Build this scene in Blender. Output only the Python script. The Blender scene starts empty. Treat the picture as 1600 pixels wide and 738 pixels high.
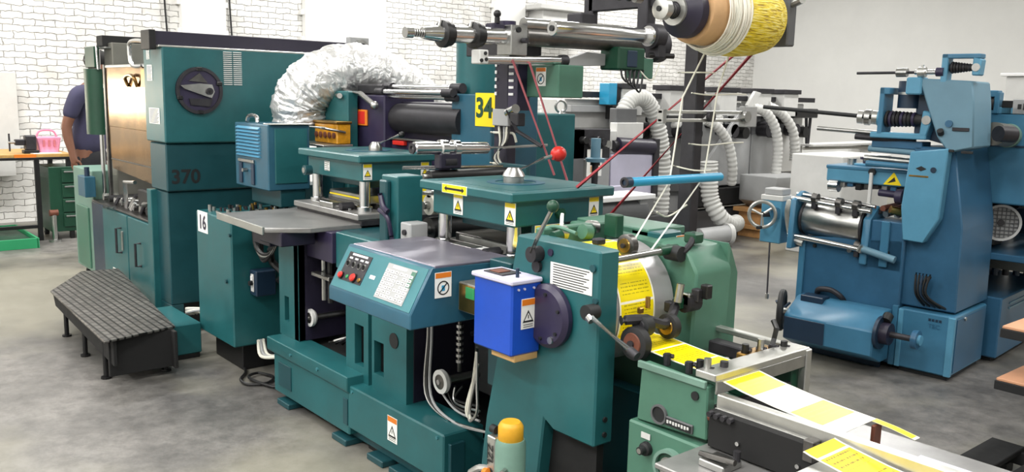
import bpy, bmesh, math, random
from mathutils import Vector, Matrix
random.seed(7)
SC = bpy.context.scene
COL = SC.collection
PI = math.pi
# ---------------------------------------------------------------- camera
cd = bpy.data.cameras.new('camera'); cam = bpy.data.objects.new('camera', cd); COL.objects.link(cam)
cd.sensor_width = 36.0; cd.lens = 36.0 * 1368.0 / 1600.0; cd.clip_start = 0.05; cd.clip_end = 100
Rr = Vector((0.64029418, 0.76777717, 0.02327193)); Rd = Vector((0.13640299, -0.08383465, -0.98709978)); Rf = Vector((-0.75592168, 0.63520861, -0.15840594))
cam.matrix_world = Matrix(((Rr.x, -Rd.x, -Rf.x, 0), (Rr.y, -Rd.y, -Rf.y, 0), (Rr.z, -Rd.z, -Rf.z, 1.6), (0, 0, 0, 1)))
SC.camera = cam
# ---------------------------------------------------------------- world, lights, exposure
SC.view_settings.view_transform = 'Standard'; SC.view_settings.look = 'None'
SC.view_settings.exposure = 0.42; SC.view_settings.gamma = 1.0
try: SC.view_settings.use_curve_mapping = False
except Exception: pass
W = bpy.data.worlds.new('World'); SC.world = W; W.use_nodes = True
W.node_tree.nodes['Background'].inputs[0].default_value = (0.85, 0.93, 1.0, 1); W.node_tree.nodes['Background'].inputs[1].default_value = 0.12
def area(name, loc, sx, sy, power, color=(1, 1, 1), rot=(0, 0, 0)):
    l = bpy.data.lights.new(name, 'AREA'); l.shape = 'RECTANGLE'; l.size = sx; l.size_y = sy; l.energy = power; l.color = color
    o = bpy.data.objects.new(name, l); o.location = loc; o.rotation_euler = rot; COL.objects.link(o); return o
for i, (lx, ly) in enumerate([(-9.3, 1.4), (-9.3, 6.5), (-9.3, 12), (-5.6, -0.3), (-5.4, 4.6), (-5.2, 10.5), (-1.6, 0.6), (-1.0, 6.2), (0.4, 11), (2.0, 2.5)]):
    area('tube_or_fill_light', (lx, ly, 4.7), 0.5, 2.4, (150 if ly > 9 else 95) if lx > -9 else 160, (1.0, 0.985, 0.95))
for lx, ly, pw in ((-5.4, -2.2, 110), (-2.4, -1.6, 110), (0.8, -0.8, 80)): area('tube_or_fill_light', (lx, ly, 3.9), 2.4, 0.5, pw, (1.0, 0.985, 0.95))  # lower row: added fill lights without fixtures, brightening the camera-side faces
# ---------------------------------------------------------------- materials
def lin(c):
    c = c.lstrip('#'); v = [int(c[i:i+2], 16) / 255 for i in (0, 2, 4)]
    return tuple(x / 12.92 if x <= 0.04045 else ((x + 0.055) / 1.055) ** 2.4 for x in v) + (1,)
M = {}
def mat(name, col, rough=0.5, metal=0.0, var=0.0, scale=8.0, bump=0.0, emit=0.0, coat=0.0, alpha=1.0, trans=0.0):
    m = bpy.data.materials.new(name); m.use_nodes = True; nt = m.node_tree; b = nt.nodes['Principled BSDF']
    c = lin(col)
    b.inputs['Base Color'].default_value = c; b.inputs['Roughness'].default_value = rough; b.inputs['Metallic'].default_value = metal
    if coat: b.inputs['Coat Weight'].default_value = coat
    if trans: b.inputs['Transmission Weight'].default_value = trans
    if alpha < 1: b.inputs['Alpha'].default_value = alpha
    if var or bump:
        tc = nt.nodes.new('ShaderNodeTexCoord'); no = nt.nodes.new('ShaderNodeTexNoise')
        no.inputs['Scale'].default_value = scale; no.inputs['Detail'].default_value = 6; no.inputs['Roughness'].default_value = 0.65
        nt.links.new(tc.outputs['Object'], no.inputs['Vector'])
        if var:
            r = nt.nodes.new('ShaderNodeValToRGB'); r.color_ramp.elements[0].position = 0.3; r.color_ramp.elements[1].position = 0.7
            r.color_ramp.elements[0].color = tuple(x * (1 - var) for x in c[:3]) + (1,); r.color_ramp.elements[1].color = tuple(min(1, x * (1 + var)) for x in c[:3]) + (1,)
            nt.links.new(no.outputs['Fac'], r.inputs['Fac']); nt.links.new(r.outputs['Color'], b.inputs['Base Color'])
            mr = nt.nodes.new('ShaderNodeMapRange'); mr.inputs['To Min'].default_value = max(0.03, rough * 0.8); mr.inputs['To Max'].default_value = min(1, rough * 1.25)
            nt.links.new(no.outputs['Fac'], mr.inputs['Value']); nt.links.new(mr.outputs['Result'], b.inputs['Roughness'])
        if bump:
            bp = nt.nodes.new('ShaderNodeBump'); bp.inputs['Strength'].default_value = bump; bp.inputs['Distance'].default_value = 0.01
            nt.links.new(no.outputs['Fac'], bp.inputs['Height']); nt.links.new(bp.outputs['Normal'], b.inputs['Normal'])
    M[name] = m; return m
mat('teal', '#1f5a5e', 0.38, 0, 0.14, 5); mat('teal_dark', '#16444b', 0.4, 0, 0.14, 5); mat('teal_blue', '#28566a', 0.38, 0, 0.14, 5)
mat('teal_light', '#3a747c', 0.38, 0, 0.1, 5); mat('sage', '#487260', 0.42, 0, 0.12, 5); mat('green_dark', '#14422f', 0.4, 0, 0.15, 6); mat('sage_pale', '#6d8d80', 0.45, 0, 0.12, 6)
mat('blue', '#3b7190', 0.36, 0, 0.14, 4); mat('blue_mid', '#2f5c7c', 0.36, 0, 0.14, 4); mat('blue_light', '#5590ae', 0.36, 0, 0.1, 4); mat('blue_grey', '#64889b', 0.45, 0, 0.08, 4); mat('navy', '#1b2f44', 0.4, 0, 0.1, 5)
mat('blue_bright', '#1749b4', 0.36, 0, 0.1, 6); mat('tube_blue', '#2a93bd', 0.35)
mat('chrome', '#d6d6d6', 0.2, 1.0, 0.08, 10); mat('steel', '#b4b4b2', 0.3, 1.0, 0.15, 12); mat('steel_dark', '#6a6866', 0.36, 1.0, 0.25, 14); mat('iron', '#3b3a3e', 0.5, 0.6, 0.25, 14); mat('alu', '#c4c4c0', 0.35, 0.9, 0.08, 12)
mat('black', '#0e0e10', 0.45); mat('black_matte', '#121213', 0.75, 0, 0.2, 10); mat('rubber', '#1a1a1c', 0.65); mat('purple_black', '#231f31', 0.42, 0, 0.15, 6); mat('plum', '#2c2640', 0.4, 0, 0.12, 6)
mat('table', '#7d7986', 0.32, 0.5, 0.14, 9); mat('table_grey', '#908f8e', 0.34, 0.5, 0.16, 9)
mat('white', '#ececec', 0.5); mat('paper', '#f4f2ee', 0.7); mat('white_rope', '#dcdacd', 0.8); mat('sticker', '#eeeeea', 0.5)
mat('yellow', '#f2d714', 0.45); mat('orange', '#dd7a1e', 0.5); mat('red', '#c92a22', 0.35); mat('red_belt', '#8e1f2b', 0.5, 0, 0.3, 40); mat('pink_belt', '#c06a72', 0.5); mat('ink', '#16181a', 0.6)
mat('cap_yellow', '#d8a026', 0.45, 0, 0.1, 20); mat('wood', '#b98a58', 0.6, 0, 0.2, 14); mat('wood_board', '#d09a78', 0.5, 0, 0.12, 6); mat('bench_top', '#b89152', 0.5, 0, 0.25, 10)
mat('grey', '#a2a3a4', 0.5, 0, 0.08, 5); mat('grey_light', '#cbcbc9', 0.5, 0, 0.06, 5); mat('grey_dark', '#5b5c5e', 0.5, 0, 0.12, 5); mat('lilac', '#c6c3d8', 0.5, 0, 0.05, 4)
mat('hose', '#c9c9c6', 0.5); mat('cardboard', '#c9a26a', 0.7, 0, 0.1, 20); mat('brass', '#b08a4c', 0.3, 1.0, 0.2, 12); mat('rust', '#6e4030', 0.6, 0.2, 0.2, 20)
mat('green_tray', '#2c9a66', 0.5); mat('pink_plastic', '#d98aa6', 0.45, 0, 0.15, 14); mat('skin', '#7d5340', 0.55, 0, 0.06, 10); mat('shirt', '#3c3a55', 0.85, 0, 0.18, 9); mat('trousers', '#26262b', 0.85, 0, 0.1, 9); mat('hair', '#100e0d', 0.7); mat('green_knob', '#2f8a52', 0.4)
mat('added_window_glow', '#fff6e6', 0.5); M['added_window_glow'].node_tree.nodes['Principled BSDF'].inputs['Emission Color'].default_value = lin('#fff2dc'); M['added_window_glow'].node_tree.nodes['Principled BSDF'].inputs['Emission Strength'].default_value = 9.0
mat('amber', '#c58a1f', 0.25, 0.0, 0.35, 18, coat=0.6); mat('guard', '#94754a', 0.2, 1.0, 0.3, 3.5, bump=0.12); mat('drum_grey', '#b2b0b2', 0.34, 0.35, 0.06, 6); mat('panel_grey', '#77766f', 0.4, 0.4, 0.12, 5); mat('kraft', '#c79f73', 0.7, 0, 0.1, 12); mat('cone', '#eee9dc', 0.75, 0, 0.05, 20)

def node_mat(name):
    m = bpy.data.materials.new(name); m.use_nodes = True; M[name] = m; nt = m.node_tree
    return m, nt, nt.nodes['Principled BSDF'], nt.nodes.new, nt.links.new
# silver foil duct: crinkled
m, nt, b, N, L = node_mat('foil'); b.inputs['Base Color'].default_value = lin('#e2e2e2'); b.inputs['Metallic'].default_value = 0.75; b.inputs['Roughness'].default_value = 0.36
tc = N('ShaderNodeTexCoord'); v1 = N('ShaderNodeTexNoise'); v1.inputs['Scale'].default_value = 11; v1.inputs['Detail'].default_value = 5; v1.inputs['Distortion'].default_value = 1.2
bp = N('ShaderNodeBump'); bp.inputs['Strength'].default_value = 0.7; bp.inputs['Distance'].default_value = 0.03
L(tc.outputs['Object'], v1.inputs['Vector']); L(v1.outputs['Fac'], bp.inputs['Height']); L(bp.outputs['Normal'], b.inputs['Normal'])
# whitewashed brick
m, nt, b, N, L = node_mat('brick'); tc = N('ShaderNodeTexCoord'); sp = N('ShaderNodeSeparateXYZ'); cb = N('ShaderNodeCombineXYZ')
L(tc.outputs['Object'], sp.inputs[0]); L(sp.outputs['Y'], cb.inputs['X']); L(sp.outputs['Z'], cb.inputs['Y'])
nz = N('ShaderNodeTexNoise'); nz.inputs['Scale'].default_value = 3.2; nz.inputs['Detail'].default_value = 10; L(tc.outputs['Object'], nz.inputs['Vector'])
nd = N('ShaderNodeTexNoise'); nd.inputs['Scale'].default_value = 9; nd.inputs['Detail'].default_value = 3; L(tc.outputs['Object'], nd.inputs['Vector'])
sc_ = N('ShaderNodeVectorMath'); sc_.operation = 'SCALE'; sc_.inputs['Scale'].default_value = 0.06; L(nd.outputs['Color'], sc_.inputs[0]); mx = N('ShaderNodeVectorMath'); mx.operation = 'ADD'; L(cb.outputs[0], mx.inputs[0]); L(sc_.outputs[0], mx.inputs[1])
br = N('ShaderNodeTexBrick'); br.inputs['Scale'].default_value = 1.0; br.inputs['Brick Width'].default_value = 0.22; br.inputs['Row Height'].default_value = 0.074; br.inputs['Mortar Size'].default_value = 0.0055; br.inputs['Mortar Smooth'].default_value = 1.0
br.inputs['Color1'].default_value = lin('#f0efec'); br.inputs['Color2'].default_value = lin('#dddcd9'); br.inputs['Mortar'].default_value = lin('#b0aeab'); L(mx.outputs[0], br.inputs['Vector'])
rp = N('ShaderNodeValToRGB'); rp.color_ramp.elements[0].position = 0.35; rp.color_ramp.elements[1].position = 0.6; rp.color_ramp.elements[0].color = (0.66, 0.65, 0.64, 1); rp.color_ramp.elements[1].color = (1, 1, 1, 1); L(nz.outputs['Fac'], rp.inputs['Fac'])
ml = N('ShaderNodeMix'); ml.data_type = 'RGBA'; ml.blend_type = 'MULTIPLY'; ml.inputs['Factor'].default_value = 0.6; L(br.outputs['Color'], ml.inputs['A']); L(rp.outputs['Color'], ml.inputs['B']); L(ml.outputs['Result'], b.inputs['Base Color'])
bp = N('ShaderNodeBump'); bp.inputs['Strength'].default_value = 0.8; bp.inputs['Distance'].default_value = 0.02; bp.invert = True; L(br.outputs['Fac'], bp.inputs['Height'])
bp2 = N('ShaderNodeBump'); bp2.inputs['Strength'].default_value = 0.4; bp2.inputs['Distance'].default_value = 0.02; L(nd.outputs['Fac'], bp2.inputs['Height']); L(bp.outputs['Normal'], bp2.inputs['Normal']); L(bp2.outputs['Normal'], b.inputs['Normal']); b.inputs['Roughness'].default_value = 0.8
mat('plaster', '#dcdcda', 0.8, 0, 0.03, 2); mat('pilaster', '#ececea', 0.8, 0, 0.03, 3)
# polished, stained concrete
m, nt, b, N, L = node_mat('concrete'); tc = N('ShaderNodeTexCoord')
n1 = N('ShaderNodeTexNoise'); n1.inputs['Scale'].default_value = 0.9; n1.inputs['Detail'].default_value = 9; n1.inputs['Roughness'].default_value = 0.62; L(tc.outputs['Object'], n1.inputs['Vector'])
n2 = N('ShaderNodeTexNoise'); n2.inputs['Scale'].default_value = 9; n2.inputs['Detail'].default_value = 12; n2.inputs['Roughness'].default_value = 0.78; L(tc.outputs['Object'], n2.inputs['Vector'])
r1 = N('ShaderNodeValToRGB'); e = r1.color_ramp.elements; e[0].position = 0.34; e[0].color = lin('#4d4b4a'); e[1].position = 0.64; e[1].color = lin('#878480'); k = r1.color_ramp.elements.new(0.48); k.color = lin('#6b6966'); L(n1.outputs['Fac'], r1.inputs['Fac'])
r2 = N('ShaderNodeValToRGB'); r2.color_ramp.elements[0].position = 0.38; r2.color_ramp.elements[0].color = (0.45, 0.45, 0.45, 1); r2.color_ramp.elements[1].position = 0.60; r2.color_ramp.elements[1].color = (1, 1, 1, 1); L(n2.outputs['Fac'], r2.inputs['Fac'])
ml = N('ShaderNodeMix'); ml.data_type = 'RGBA'; ml.blend_type = 'MULTIPLY'; ml.inputs['Factor'].default_value = 0.8; L(r1.outputs['Color'], ml.inputs['A']); L(r2.outputs['Color'], ml.inputs['B'])
# pale yellowish patches: sunlight on the floor painted into the colour
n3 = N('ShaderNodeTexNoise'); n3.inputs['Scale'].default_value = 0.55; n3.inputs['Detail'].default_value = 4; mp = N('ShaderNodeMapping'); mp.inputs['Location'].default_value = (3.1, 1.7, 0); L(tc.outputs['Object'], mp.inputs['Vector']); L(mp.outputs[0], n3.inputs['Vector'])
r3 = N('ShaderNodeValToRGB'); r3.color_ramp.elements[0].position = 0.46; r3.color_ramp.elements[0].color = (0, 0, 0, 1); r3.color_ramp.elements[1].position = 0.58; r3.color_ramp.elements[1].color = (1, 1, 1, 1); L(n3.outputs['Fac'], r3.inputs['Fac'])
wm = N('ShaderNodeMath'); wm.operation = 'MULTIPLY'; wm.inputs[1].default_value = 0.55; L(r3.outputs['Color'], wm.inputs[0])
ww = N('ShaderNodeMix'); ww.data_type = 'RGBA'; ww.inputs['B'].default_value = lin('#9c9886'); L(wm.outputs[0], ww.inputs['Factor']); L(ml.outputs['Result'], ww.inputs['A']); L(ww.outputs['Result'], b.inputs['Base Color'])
mr = N('ShaderNodeMapRange'); mr.inputs['To Min'].default_value = 0.28; mr.inputs['To Max'].default_value = 0.6; L(n2.outputs['Fac'], mr.inputs['Value']); L(mr.outputs['Result'], b.inputs['Roughness'])
bp = N('ShaderNodeBump'); bp.inputs['Strength'].default_value = 0.15; bp.inputs['Distance'].default_value = 0.01; L(n2.outputs['Fac'], bp.inputs['Height']); L(bp.outputs['Normal'], b.inputs['Normal'])
# printed label web (uses UV: u = metres along, v = 0..1 across)
def web_mat(name, base='#f2dc0c', text='#2a2408', per=0.13, gap=0.06, dens=0.55):
    m, nt, b, N, L = node_mat(name); b.inputs['Roughness'].default_value = 0.35
    uv = N('ShaderNodeUVMap'); sp = N('ShaderNodeSeparateXYZ'); L(uv.outputs[0], sp.inputs[0])
    def mth(op, a, c=None):
        n = N('ShaderNodeMath'); n.operation = op
        for i, q in enumerate((a, c)):
            if q is None: continue
            if isinstance(q, (int, float)): n.inputs[i].default_value = q
            else: L(q, n.inputs[i])
        return n.outputs[0]
    u, v = sp.outputs['X'], sp.outputs['Y']
    fr = mth('FRACT', mth('DIVIDE', u, per))
    isgap = mth('LESS_THAN', fr, gap)
    edge = mth('GREATER_THAN', mth('ABSOLUTE', mth('SUBTRACT', v, 0.5)), 0.46)
    white = mth('MAXIMUM', isgap, edge)
    band = mth('FRACT', mth('MULTIPLY', fr, 11.0))
    line = mth('MULTIPLY', mth('GREATER_THAN', band, 0.35), mth('LESS_THAN', band, 0.68))
    cb = N('ShaderNodeCombineXYZ'); L(mth('FLOOR', mth('MULTIPLY', u, 11.0 / per)), cb.inputs[0]); L(mth('MULTIPLY', v, 26.0), cb.inputs[1])
    nz = N('ShaderNodeTexNoise'); nz.inputs['Scale'].default_value = 1.0; nz.inputs['Detail'].default_value = 2; L(cb.outputs[0], nz.inputs['Vector'])
    ch = mth('GREATER_THAN', nz.outputs['Fac'], 0.46)
    zone = mth('MULTIPLY', mth('GREATER_THAN', fr, 0.22), mth('LESS_THAN', mth('ABSOLUTE', mth('SUBTRACT', v, 0.5)), 0.38))
    zone = mth('MULTIPLY', zone, mth('GREATER_THAN', mth('ABSOLUTE', mth('SUBTRACT', fr, 0.60)), 0.09))
    tx = mth('MULTIPLY', mth('MULTIPLY', line, ch), mth('MULTIPLY', zone, dens))
    a = N('ShaderNodeMix'); a.data_type = 'RGBA'; a.inputs['A'].default_value = lin(base); a.inputs['B'].default_value = lin('#f4f1e2'); L(white, a.inputs['Factor'])
    c = N('ShaderNodeMix'); c.data_type = 'RGBA'; c.inputs['B'].default_value = lin(text); L(tx, c.inputs['Factor']); L(a.outputs['Result'], c.inputs['A']); L(c.outputs['Result'], b.inputs['Base Color'])
web_mat('web'); web_mat('web_glare', '#f0d81a', '#57460c', 0.21, 0.55, 0.3); web_mat('web_far', '#f0d414', '#4a3a0a', 0.20, 0.04, 0.8)  # second one: white widened over the yellow as painted glare
# wound waste matrix on the overhead roll
m, nt, b, N, L = node_mat('twine_yellow'); b.inputs['Roughness'].default_value = 0.5
tc = N('ShaderNodeTexCoord'); mp = N('ShaderNodeMapping'); mp.inputs['Scale'].default_value = (190, 16, 190); L(tc.outputs['Object'], mp.inputs['Vector'])
nz = N('ShaderNodeTexNoise'); nz.inputs['Scale'].default_value = 1.0; nz.inputs['Detail'].default_value = 3; L(mp.outputs[0], nz.inputs['Vector'])
r = N('ShaderNodeValToRGB'); e = r.color_ramp.elements; e[0].position = 0.33; e[0].color = lin('#a5860c'); e[1].position = 0.5; e[1].color = lin('#f2d412'); k = e.new(0.68); k.color = lin('#f7e98a'); L(nz.outputs['Fac'], r.inputs['Fac']); L(r.outputs['Color'], b.inputs['Base Color'])
bp = N('ShaderNodeBump'); bp.inputs['Strength'].default_value = 0.8; bp.inputs['Distance'].default_value = 0.01; L(nz.outputs['Fac'], bp.inputs['Height']); L(bp.outputs['Normal'], b.inputs['Normal'])
# chequer plate of the step
m, nt, b, N, L = node_mat('chequer'); b.inputs['Roughness'].default_value = 0.45; b.inputs['Metallic'].default_value = 0.5
tc = N('ShaderNodeTexCoord'); br = N('ShaderNodeTexBrick'); br.inputs['Scale'].default_value = 1; br.inputs['Brick Width'].default_value = 0.075; br.inputs['Row Height'].default_value = 0.04; br.inputs['Mortar Size'].default_value = 0.006
br.inputs['Color1'].default_value = lin('#6c6a66'); br.inputs['Color2'].default_value = lin('#54524f'); br.inputs['Mortar'].default_value = lin('#1d1c1b'); L(tc.outputs['Object'], br.inputs['Vector']); L(br.outputs['Color'], b.inputs['Base Color'])
bp = N('ShaderNodeBump'); bp.invert = True; bp.inputs['Strength'].default_value = 0.8; bp.inputs['Distance'].default_value = 0.005; L(br.outputs['Fac'], bp.inputs['Height']); L(bp.outputs['Normal'], b.inputs['Normal'])

# ---------------------------------------------------------------- mesh builder
def V(p): return Vector(p)
def frame_of(d):
    d = V(d).normalized(); up = V((0, 0, 1)) if abs(d.z) < 0.95 else V((1, 0, 0))
    a = d.cross(up).normalized(); b = a.cross(d).normalized(); return a, b
class MB:
    def __init__(s): s.v = []; s.f = []; s.mi = []; s.mats = []; s.uv = {}
    def m(s, name):
        if name not in s.mats: s.mats.append(name)
        return s.mats.index(name)
    def add(s, vs, fs, mt):
        o = len(s.v); k = s.m(mt); s.v += [tuple(p) for p in vs]
        for f in fs: s.f.append([i + o for i in f]); s.mi.append(k)
        return s
    def bmadd(s, bm, mt):
        bm.verts.ensure_lookup_table()
        s.add([v.co.copy() for v in bm.verts], [[v.index for v in f.verts] for f in bm.faces], mt); bm.free(); return s
    def box(s, a, b, mt, bev=0.004):
        x0, x1 = sorted((a[0], b[0])); y0, y1 = sorted((a[1], b[1])); z0, z1 = sorted((a[2], b[2]))
        return s.prism([(x0, y0), (x1, y0), (x1, y1), (x0, y1)], 'z', z0, z1, mt, bev)
    def prism(s, pts, ax, d0, d1, mt, bev=0.004):
        def P(p, d): return {'x': (d, p[0], p[1]), 'y': (p[0], d, p[1]), 'z': (p[0], p[1], d)}[ax]
        bm = bmesh.new(); n = len(pts)
        lo = [bm.verts.new(P(p, d0)) for p in pts]; hi = [bm.verts.new(P(p, d1)) for p in pts]
        bm.faces.new(lo); bm.faces.new(hi[::-1])
        for i in range(n): bm.faces.new((lo[i], lo[(i+1) % n], hi[(i+1) % n], hi[i]))
        bmesh.ops.recalc_face_normals(bm, faces=bm.faces)
        if bev > 0:
            mn = min(e.calc_length() for e in bm.edges)
            bmesh.ops.bevel(bm, geom=list(bm.edges), offset=min(bev, mn * 0.3), segments=1, profile=0.5, affect='EDGES')
        bm.verts.index_update(); return s.bmadd(bm, mt)
    def cyl(s, p0, p1, r, mt, r2=None, seg=24, cap=True):
        return s.lathe(p0, p1, [(0, r), (1, r if r2 is None else r2)], mt, seg, cap)
    def lathe(s, p0, p1, prof, mt, seg=24, cap=True):
        p0 = V(p0); p1 = V(p1); d = p1 - p0; a, b = frame_of(d); vs = []; fs = []
        for t, r in prof:
            for i in range(seg):
                w = 2 * PI * i / seg; vs.append(p0 + d * t + a * (r * math.cos(w)) + b * (r * math.sin(w)))
        for k in range(len(prof) - 1):
            for i in range(seg):
                j = (i + 1) % seg; fs.append([k*seg + i, k*seg + j, (k+1)*seg + j, (k+1)*seg + i])
        if cap: fs.append(list(range(seg))[::-1]); fs.append([(len(prof)-1)*seg + i for i in range(seg)])
        return s.add(vs, fs, mt)
    def ring(s, p0, p1, r, ri, mt, seg=28):
        return s.lathe(p0, p1, [(0, ri), (0, r), (1, r), (1, ri), (0, ri)], mt, seg, False)
    def tube(s, pts, r, mt, seg=10, smooth=0, rad=None, cap=True):
        P = [V(p) for p in pts]
        if smooth: P, rad = catmull(P, smooth, rad)
        n = len(P); vs = []; fs = []; prev = None
        for k in range(n):
            t = (P[min(k+1, n-1)] - P[max(k-1, 0)]).normalized()
            if prev is None: a, b = frame_of(t)
            else:
                a = (prev - t * prev.dot(t)); a = a.normalized() if a.length > 1e-6 else frame_of(t)[0]; b = t.cross(a).normalized()
            prev = a; rr = rad[k] if rad else r
            for i in range(seg):
                w = 2 * PI * i / seg; vs.append(P[k] + a * (rr * math.cos(w)) + b * (rr * math.sin(w)))
        for k in range(n - 1):
            for i in range(seg):
                j = (i + 1) % seg; fs.append([k*seg + i, k*seg + j, (k+1)*seg + j, (k+1)*seg + i])
        if cap: fs.append(list(range(seg))[::-1]); fs.append([(n-1)*seg + i for i in range(seg)])
        return s.add(vs, fs, mt)
    def sphere(s, c, r, mt, sc=(1, 1, 1), seg=20):
        c = V(c); vs = []; fs = []; nr = seg // 2
        for k in range(1, nr):
            th = PI * k / nr
            for i in range(seg):
                w = 2 * PI * i / seg; vs.append(c + V((sc[0]*r*math.sin(th)*math.cos(w), sc[1]*r*math.sin(th)*math.sin(w), sc[2]*r*math.cos(th))))
        t = len(vs); vs += [c + V((0, 0, r*sc[2])), c - V((0, 0, r*sc[2]))]
        for k in range(nr - 2):
            for i in range(seg):
                j = (i+1) % seg; fs.append([k*seg+i, (k+1)*seg+i, (k+1)*seg+j, k*seg+j])
        for i in range(seg):
            j = (i+1) % seg; fs.append([t, i, j]); fs.append([t+1, (nr-2)*seg+j, (nr-2)*seg+i])
        return s.add(vs, fs, mt)
    def torus(s, c, ax, R, r, mt, seg=32, sub=8):
        a, b = frame_of(ax); c = V(c)
        pts = [c + a*(R*math.cos(2*PI*i/seg)) + b*(R*math.sin(2*PI*i/seg)) for i in range(seg)]; n = V(ax).normalized(); vs = []; fs = []
        for i in range(seg):
            o = (pts[i] - c).normalized()
            for j in range(sub):
                w = 2*PI*j/sub; vs.append(pts[i] + o*(r*math.cos(w)) + n*(r*math.sin(w)))
        for i in range(seg):
            for j in range(sub): fs.append([i*sub+j, ((i+1) % seg)*sub+j, ((i+1) % seg)*sub+(j+1) % sub, i*sub+(j+1) % sub])
        return s.add(vs, fs, mt)
    def strip(s, pts, y0, y1, mt, th=0.0012, axis='y', u0=0.0):
        """a ribbon along pts (x,z) spanning y0..y1, UVs in metres along"""
        n = len(pts); u = [u0]
        for i in range(1, n): u.append(u[-1] + math.hypot(pts[i][0]-pts[i-1][0], pts[i][1]-pts[i-1][1]))
        o = len(s.v)
        nr = []
        for i in range(n):
            a = pts[max(i-1, 0)]; c = pts[min(i+1, n-1)]; dx, dz = c[0]-a[0], c[1]-a[1]; l = math.hypot(dx, dz) or 1; nr.append((-dz/l*th, dx/l*th))
        for i, (x, z) in enumerate(pts): s.v += [(x, y0, z), (x, y1, z)]
        for i, (x, z) in enumerate(pts): s.v += [(x-nr[i][0], y0, z-nr[i][1]), (x-nr[i][0], y1, z-nr[i][1])]
        k = s.m(mt)
        for i in range(n-1):
            s.f.append([o+2*i, o+2*i+1, o+2*i+3, o+2*i+2]); s.mi.append(k); s.uv[len(s.f)-1] = [(u[i], 0), (u[i], 1), (u[i+1], 1), (u[i+1], 0)]
            q = o + 2*n; s.f.append([q+2*i, q+2*i+2, q+2*i+3, q+2*i+1]); s.mi.append(k); s.uv[len(s.f)-1] = [(u[i], 0), (u[i+1], 0), (u[i+1], 1), (u[i], 1)]
        return s
    def quad(s, c, rt, up, w, h, mt, th=0.002):
        """thin plate centred at c, facing rt x up"""
        c = V(c); rt = V(rt).normalized(); up = V(up).normalized(); n = rt.cross(up).normalized(); a = rt*(w/2); b = up*(h/2)
        vs = [c-a-b, c+a-b, c+a+b, c-a+b]; vs += [p + n*th for p in vs]
        return s.add(vs, [[3, 2, 1, 0], [4, 5, 6, 7], [0, 1, 5, 4], [1, 2, 6, 5], [2, 3, 7, 6], [3, 0, 4, 7]], mt)
    def poly(s, c, rt, up, pts, mt, th=0.002):
        c = V(c); rt = V(rt).normalized(); up = V(up).normalized(); n = rt.cross(up).normalized(); k = len(pts)
        lo = [c + rt*p[0] + up*p[1] for p in pts]; hi = [p + n*th for p in lo]
        return s.add(lo + hi, [list(range(k))[::-1], [k+i for i in range(k)]] + [[i, (i+1) % k, k+(i+1) % k, k+i] for i in range(k)], mt)
    def text(s, body, c, rt, up, size, mt, th=0.0012, sx=1.0, bold=0.0):
        cu = bpy.data.curves.new('t', 'FONT'); cu.body = body; cu.size = size; cu.align_x = 'CENTER'; cu.align_y = 'CENTER'; cu.offset = bold; cu.resolution_u = 3
        o = bpy.data.objects.new('t', cu); COL.objects.link(o); dg = bpy.context.evaluated_depsgraph_get(); me = o.evaluated_get(dg).to_mesh()
        c = V(c); rt = V(rt).normalized(); up = V(up).normalized(); n = rt.cross(up).normalized()
        s.add([c + rt*(v.co.x*sx) + up*v.co.y + n*th for v in me.vertices], [list(p.vertices) for p in me.polygons], mt)
        o.evaluated_get(dg).to_mesh_clear(); bpy.data.objects.remove(o); bpy.data.curves.remove(cu); return s
    def hexbolt(s, c, ax, r, mt='steel_dark', h=0.006):
        c = V(c); n = V(ax).normalized(); return s.cyl(c - n*0.001, c + n*h, r, mt, seg=6)
def catmull(P, k, rad=None):
    out = []; ro = [] if rad else None; n = len(P)
    for i in range(n - 1):
        p0, p1, p2, p3 = P[max(i-1, 0)], P[i], P[i+1], P[min(i+2, n-1)]
        for j in range(k):
            t = j / k
            out.append(0.5*((2*p1) + (p2-p0)*t + (2*p0-5*p1+4*p2-p3)*t*t + (3*p1-p0-3*p2+p3)*t**3))
            if rad: ro.append(rad[i]*(1-t) + rad[i+1]*t)
    out.append(P[-1])
    if rad: ro.append(rad[-1])
    return out, ro
OFF = {}
def mesh_of(mb, off):
    me = bpy.data.meshes.new('mesh'); me.from_pydata([(p[0]-off[0], p[1]-off[1], p[2]-off[2]) for p in mb.v], [], mb.f)
    for k in mb.mats: me.materials.append(M[k])
    me.polygons.foreach_set('material_index', mb.mi)
    if mb.uv:
        ul = me.uv_layers.new(name='UVMap')
        for fi, co in mb.uv.items():
            p = me.polygons[fi]
            for li, q in zip(p.loop_indices, co): ul.data[li].uv = q
    bm = bmesh.new(); bm.from_mesh(me)
    if not mb.uv: bmesh.ops.recalc_face_normals(bm, faces=bm.faces)
    for f in bm.faces: f.smooth = True
    bm.to_mesh(me); bm.free(); me.set_sharp_from_angle(angle=math.radians(34)); return me
def part(name, mb, parent, label=None):
    off = OFF[parent.name]; o = bpy.data.objects.new(name, mesh_of(mb, off)); COL.objects.link(o); o.parent = parent; OFF[o.name] = off
    if label: o['label'] = label
    return o
def split(name, mb, parent, label=None):
    """one part per separate piece of the builder"""
    par = list(range(len(mb.v)))
    def find(i):
        while par[i] != i: par[i] = par[par[i]]; i = par[i]
        return i
    for f in mb.f:
        a = find(f[0])
        for i in f[1:]: par[find(i)] = a
    grp = {}
    for fi, f in enumerate(mb.f): grp.setdefault(find(f[0]), []).append(fi)
    for fs in grp.values():
        n = MB(); mp_ = {}
        for fi in fs:
            for i in mb.f[fi]:
                if i not in mp_: mp_[i] = len(n.v); n.v.append(mb.v[i])
            n.f.append([mp_[i] for i in mb.f[fi]]); n.mi.append(n.m(mb.mats[mb.mi[fi]]))
        part(name, n, parent, label)
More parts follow.
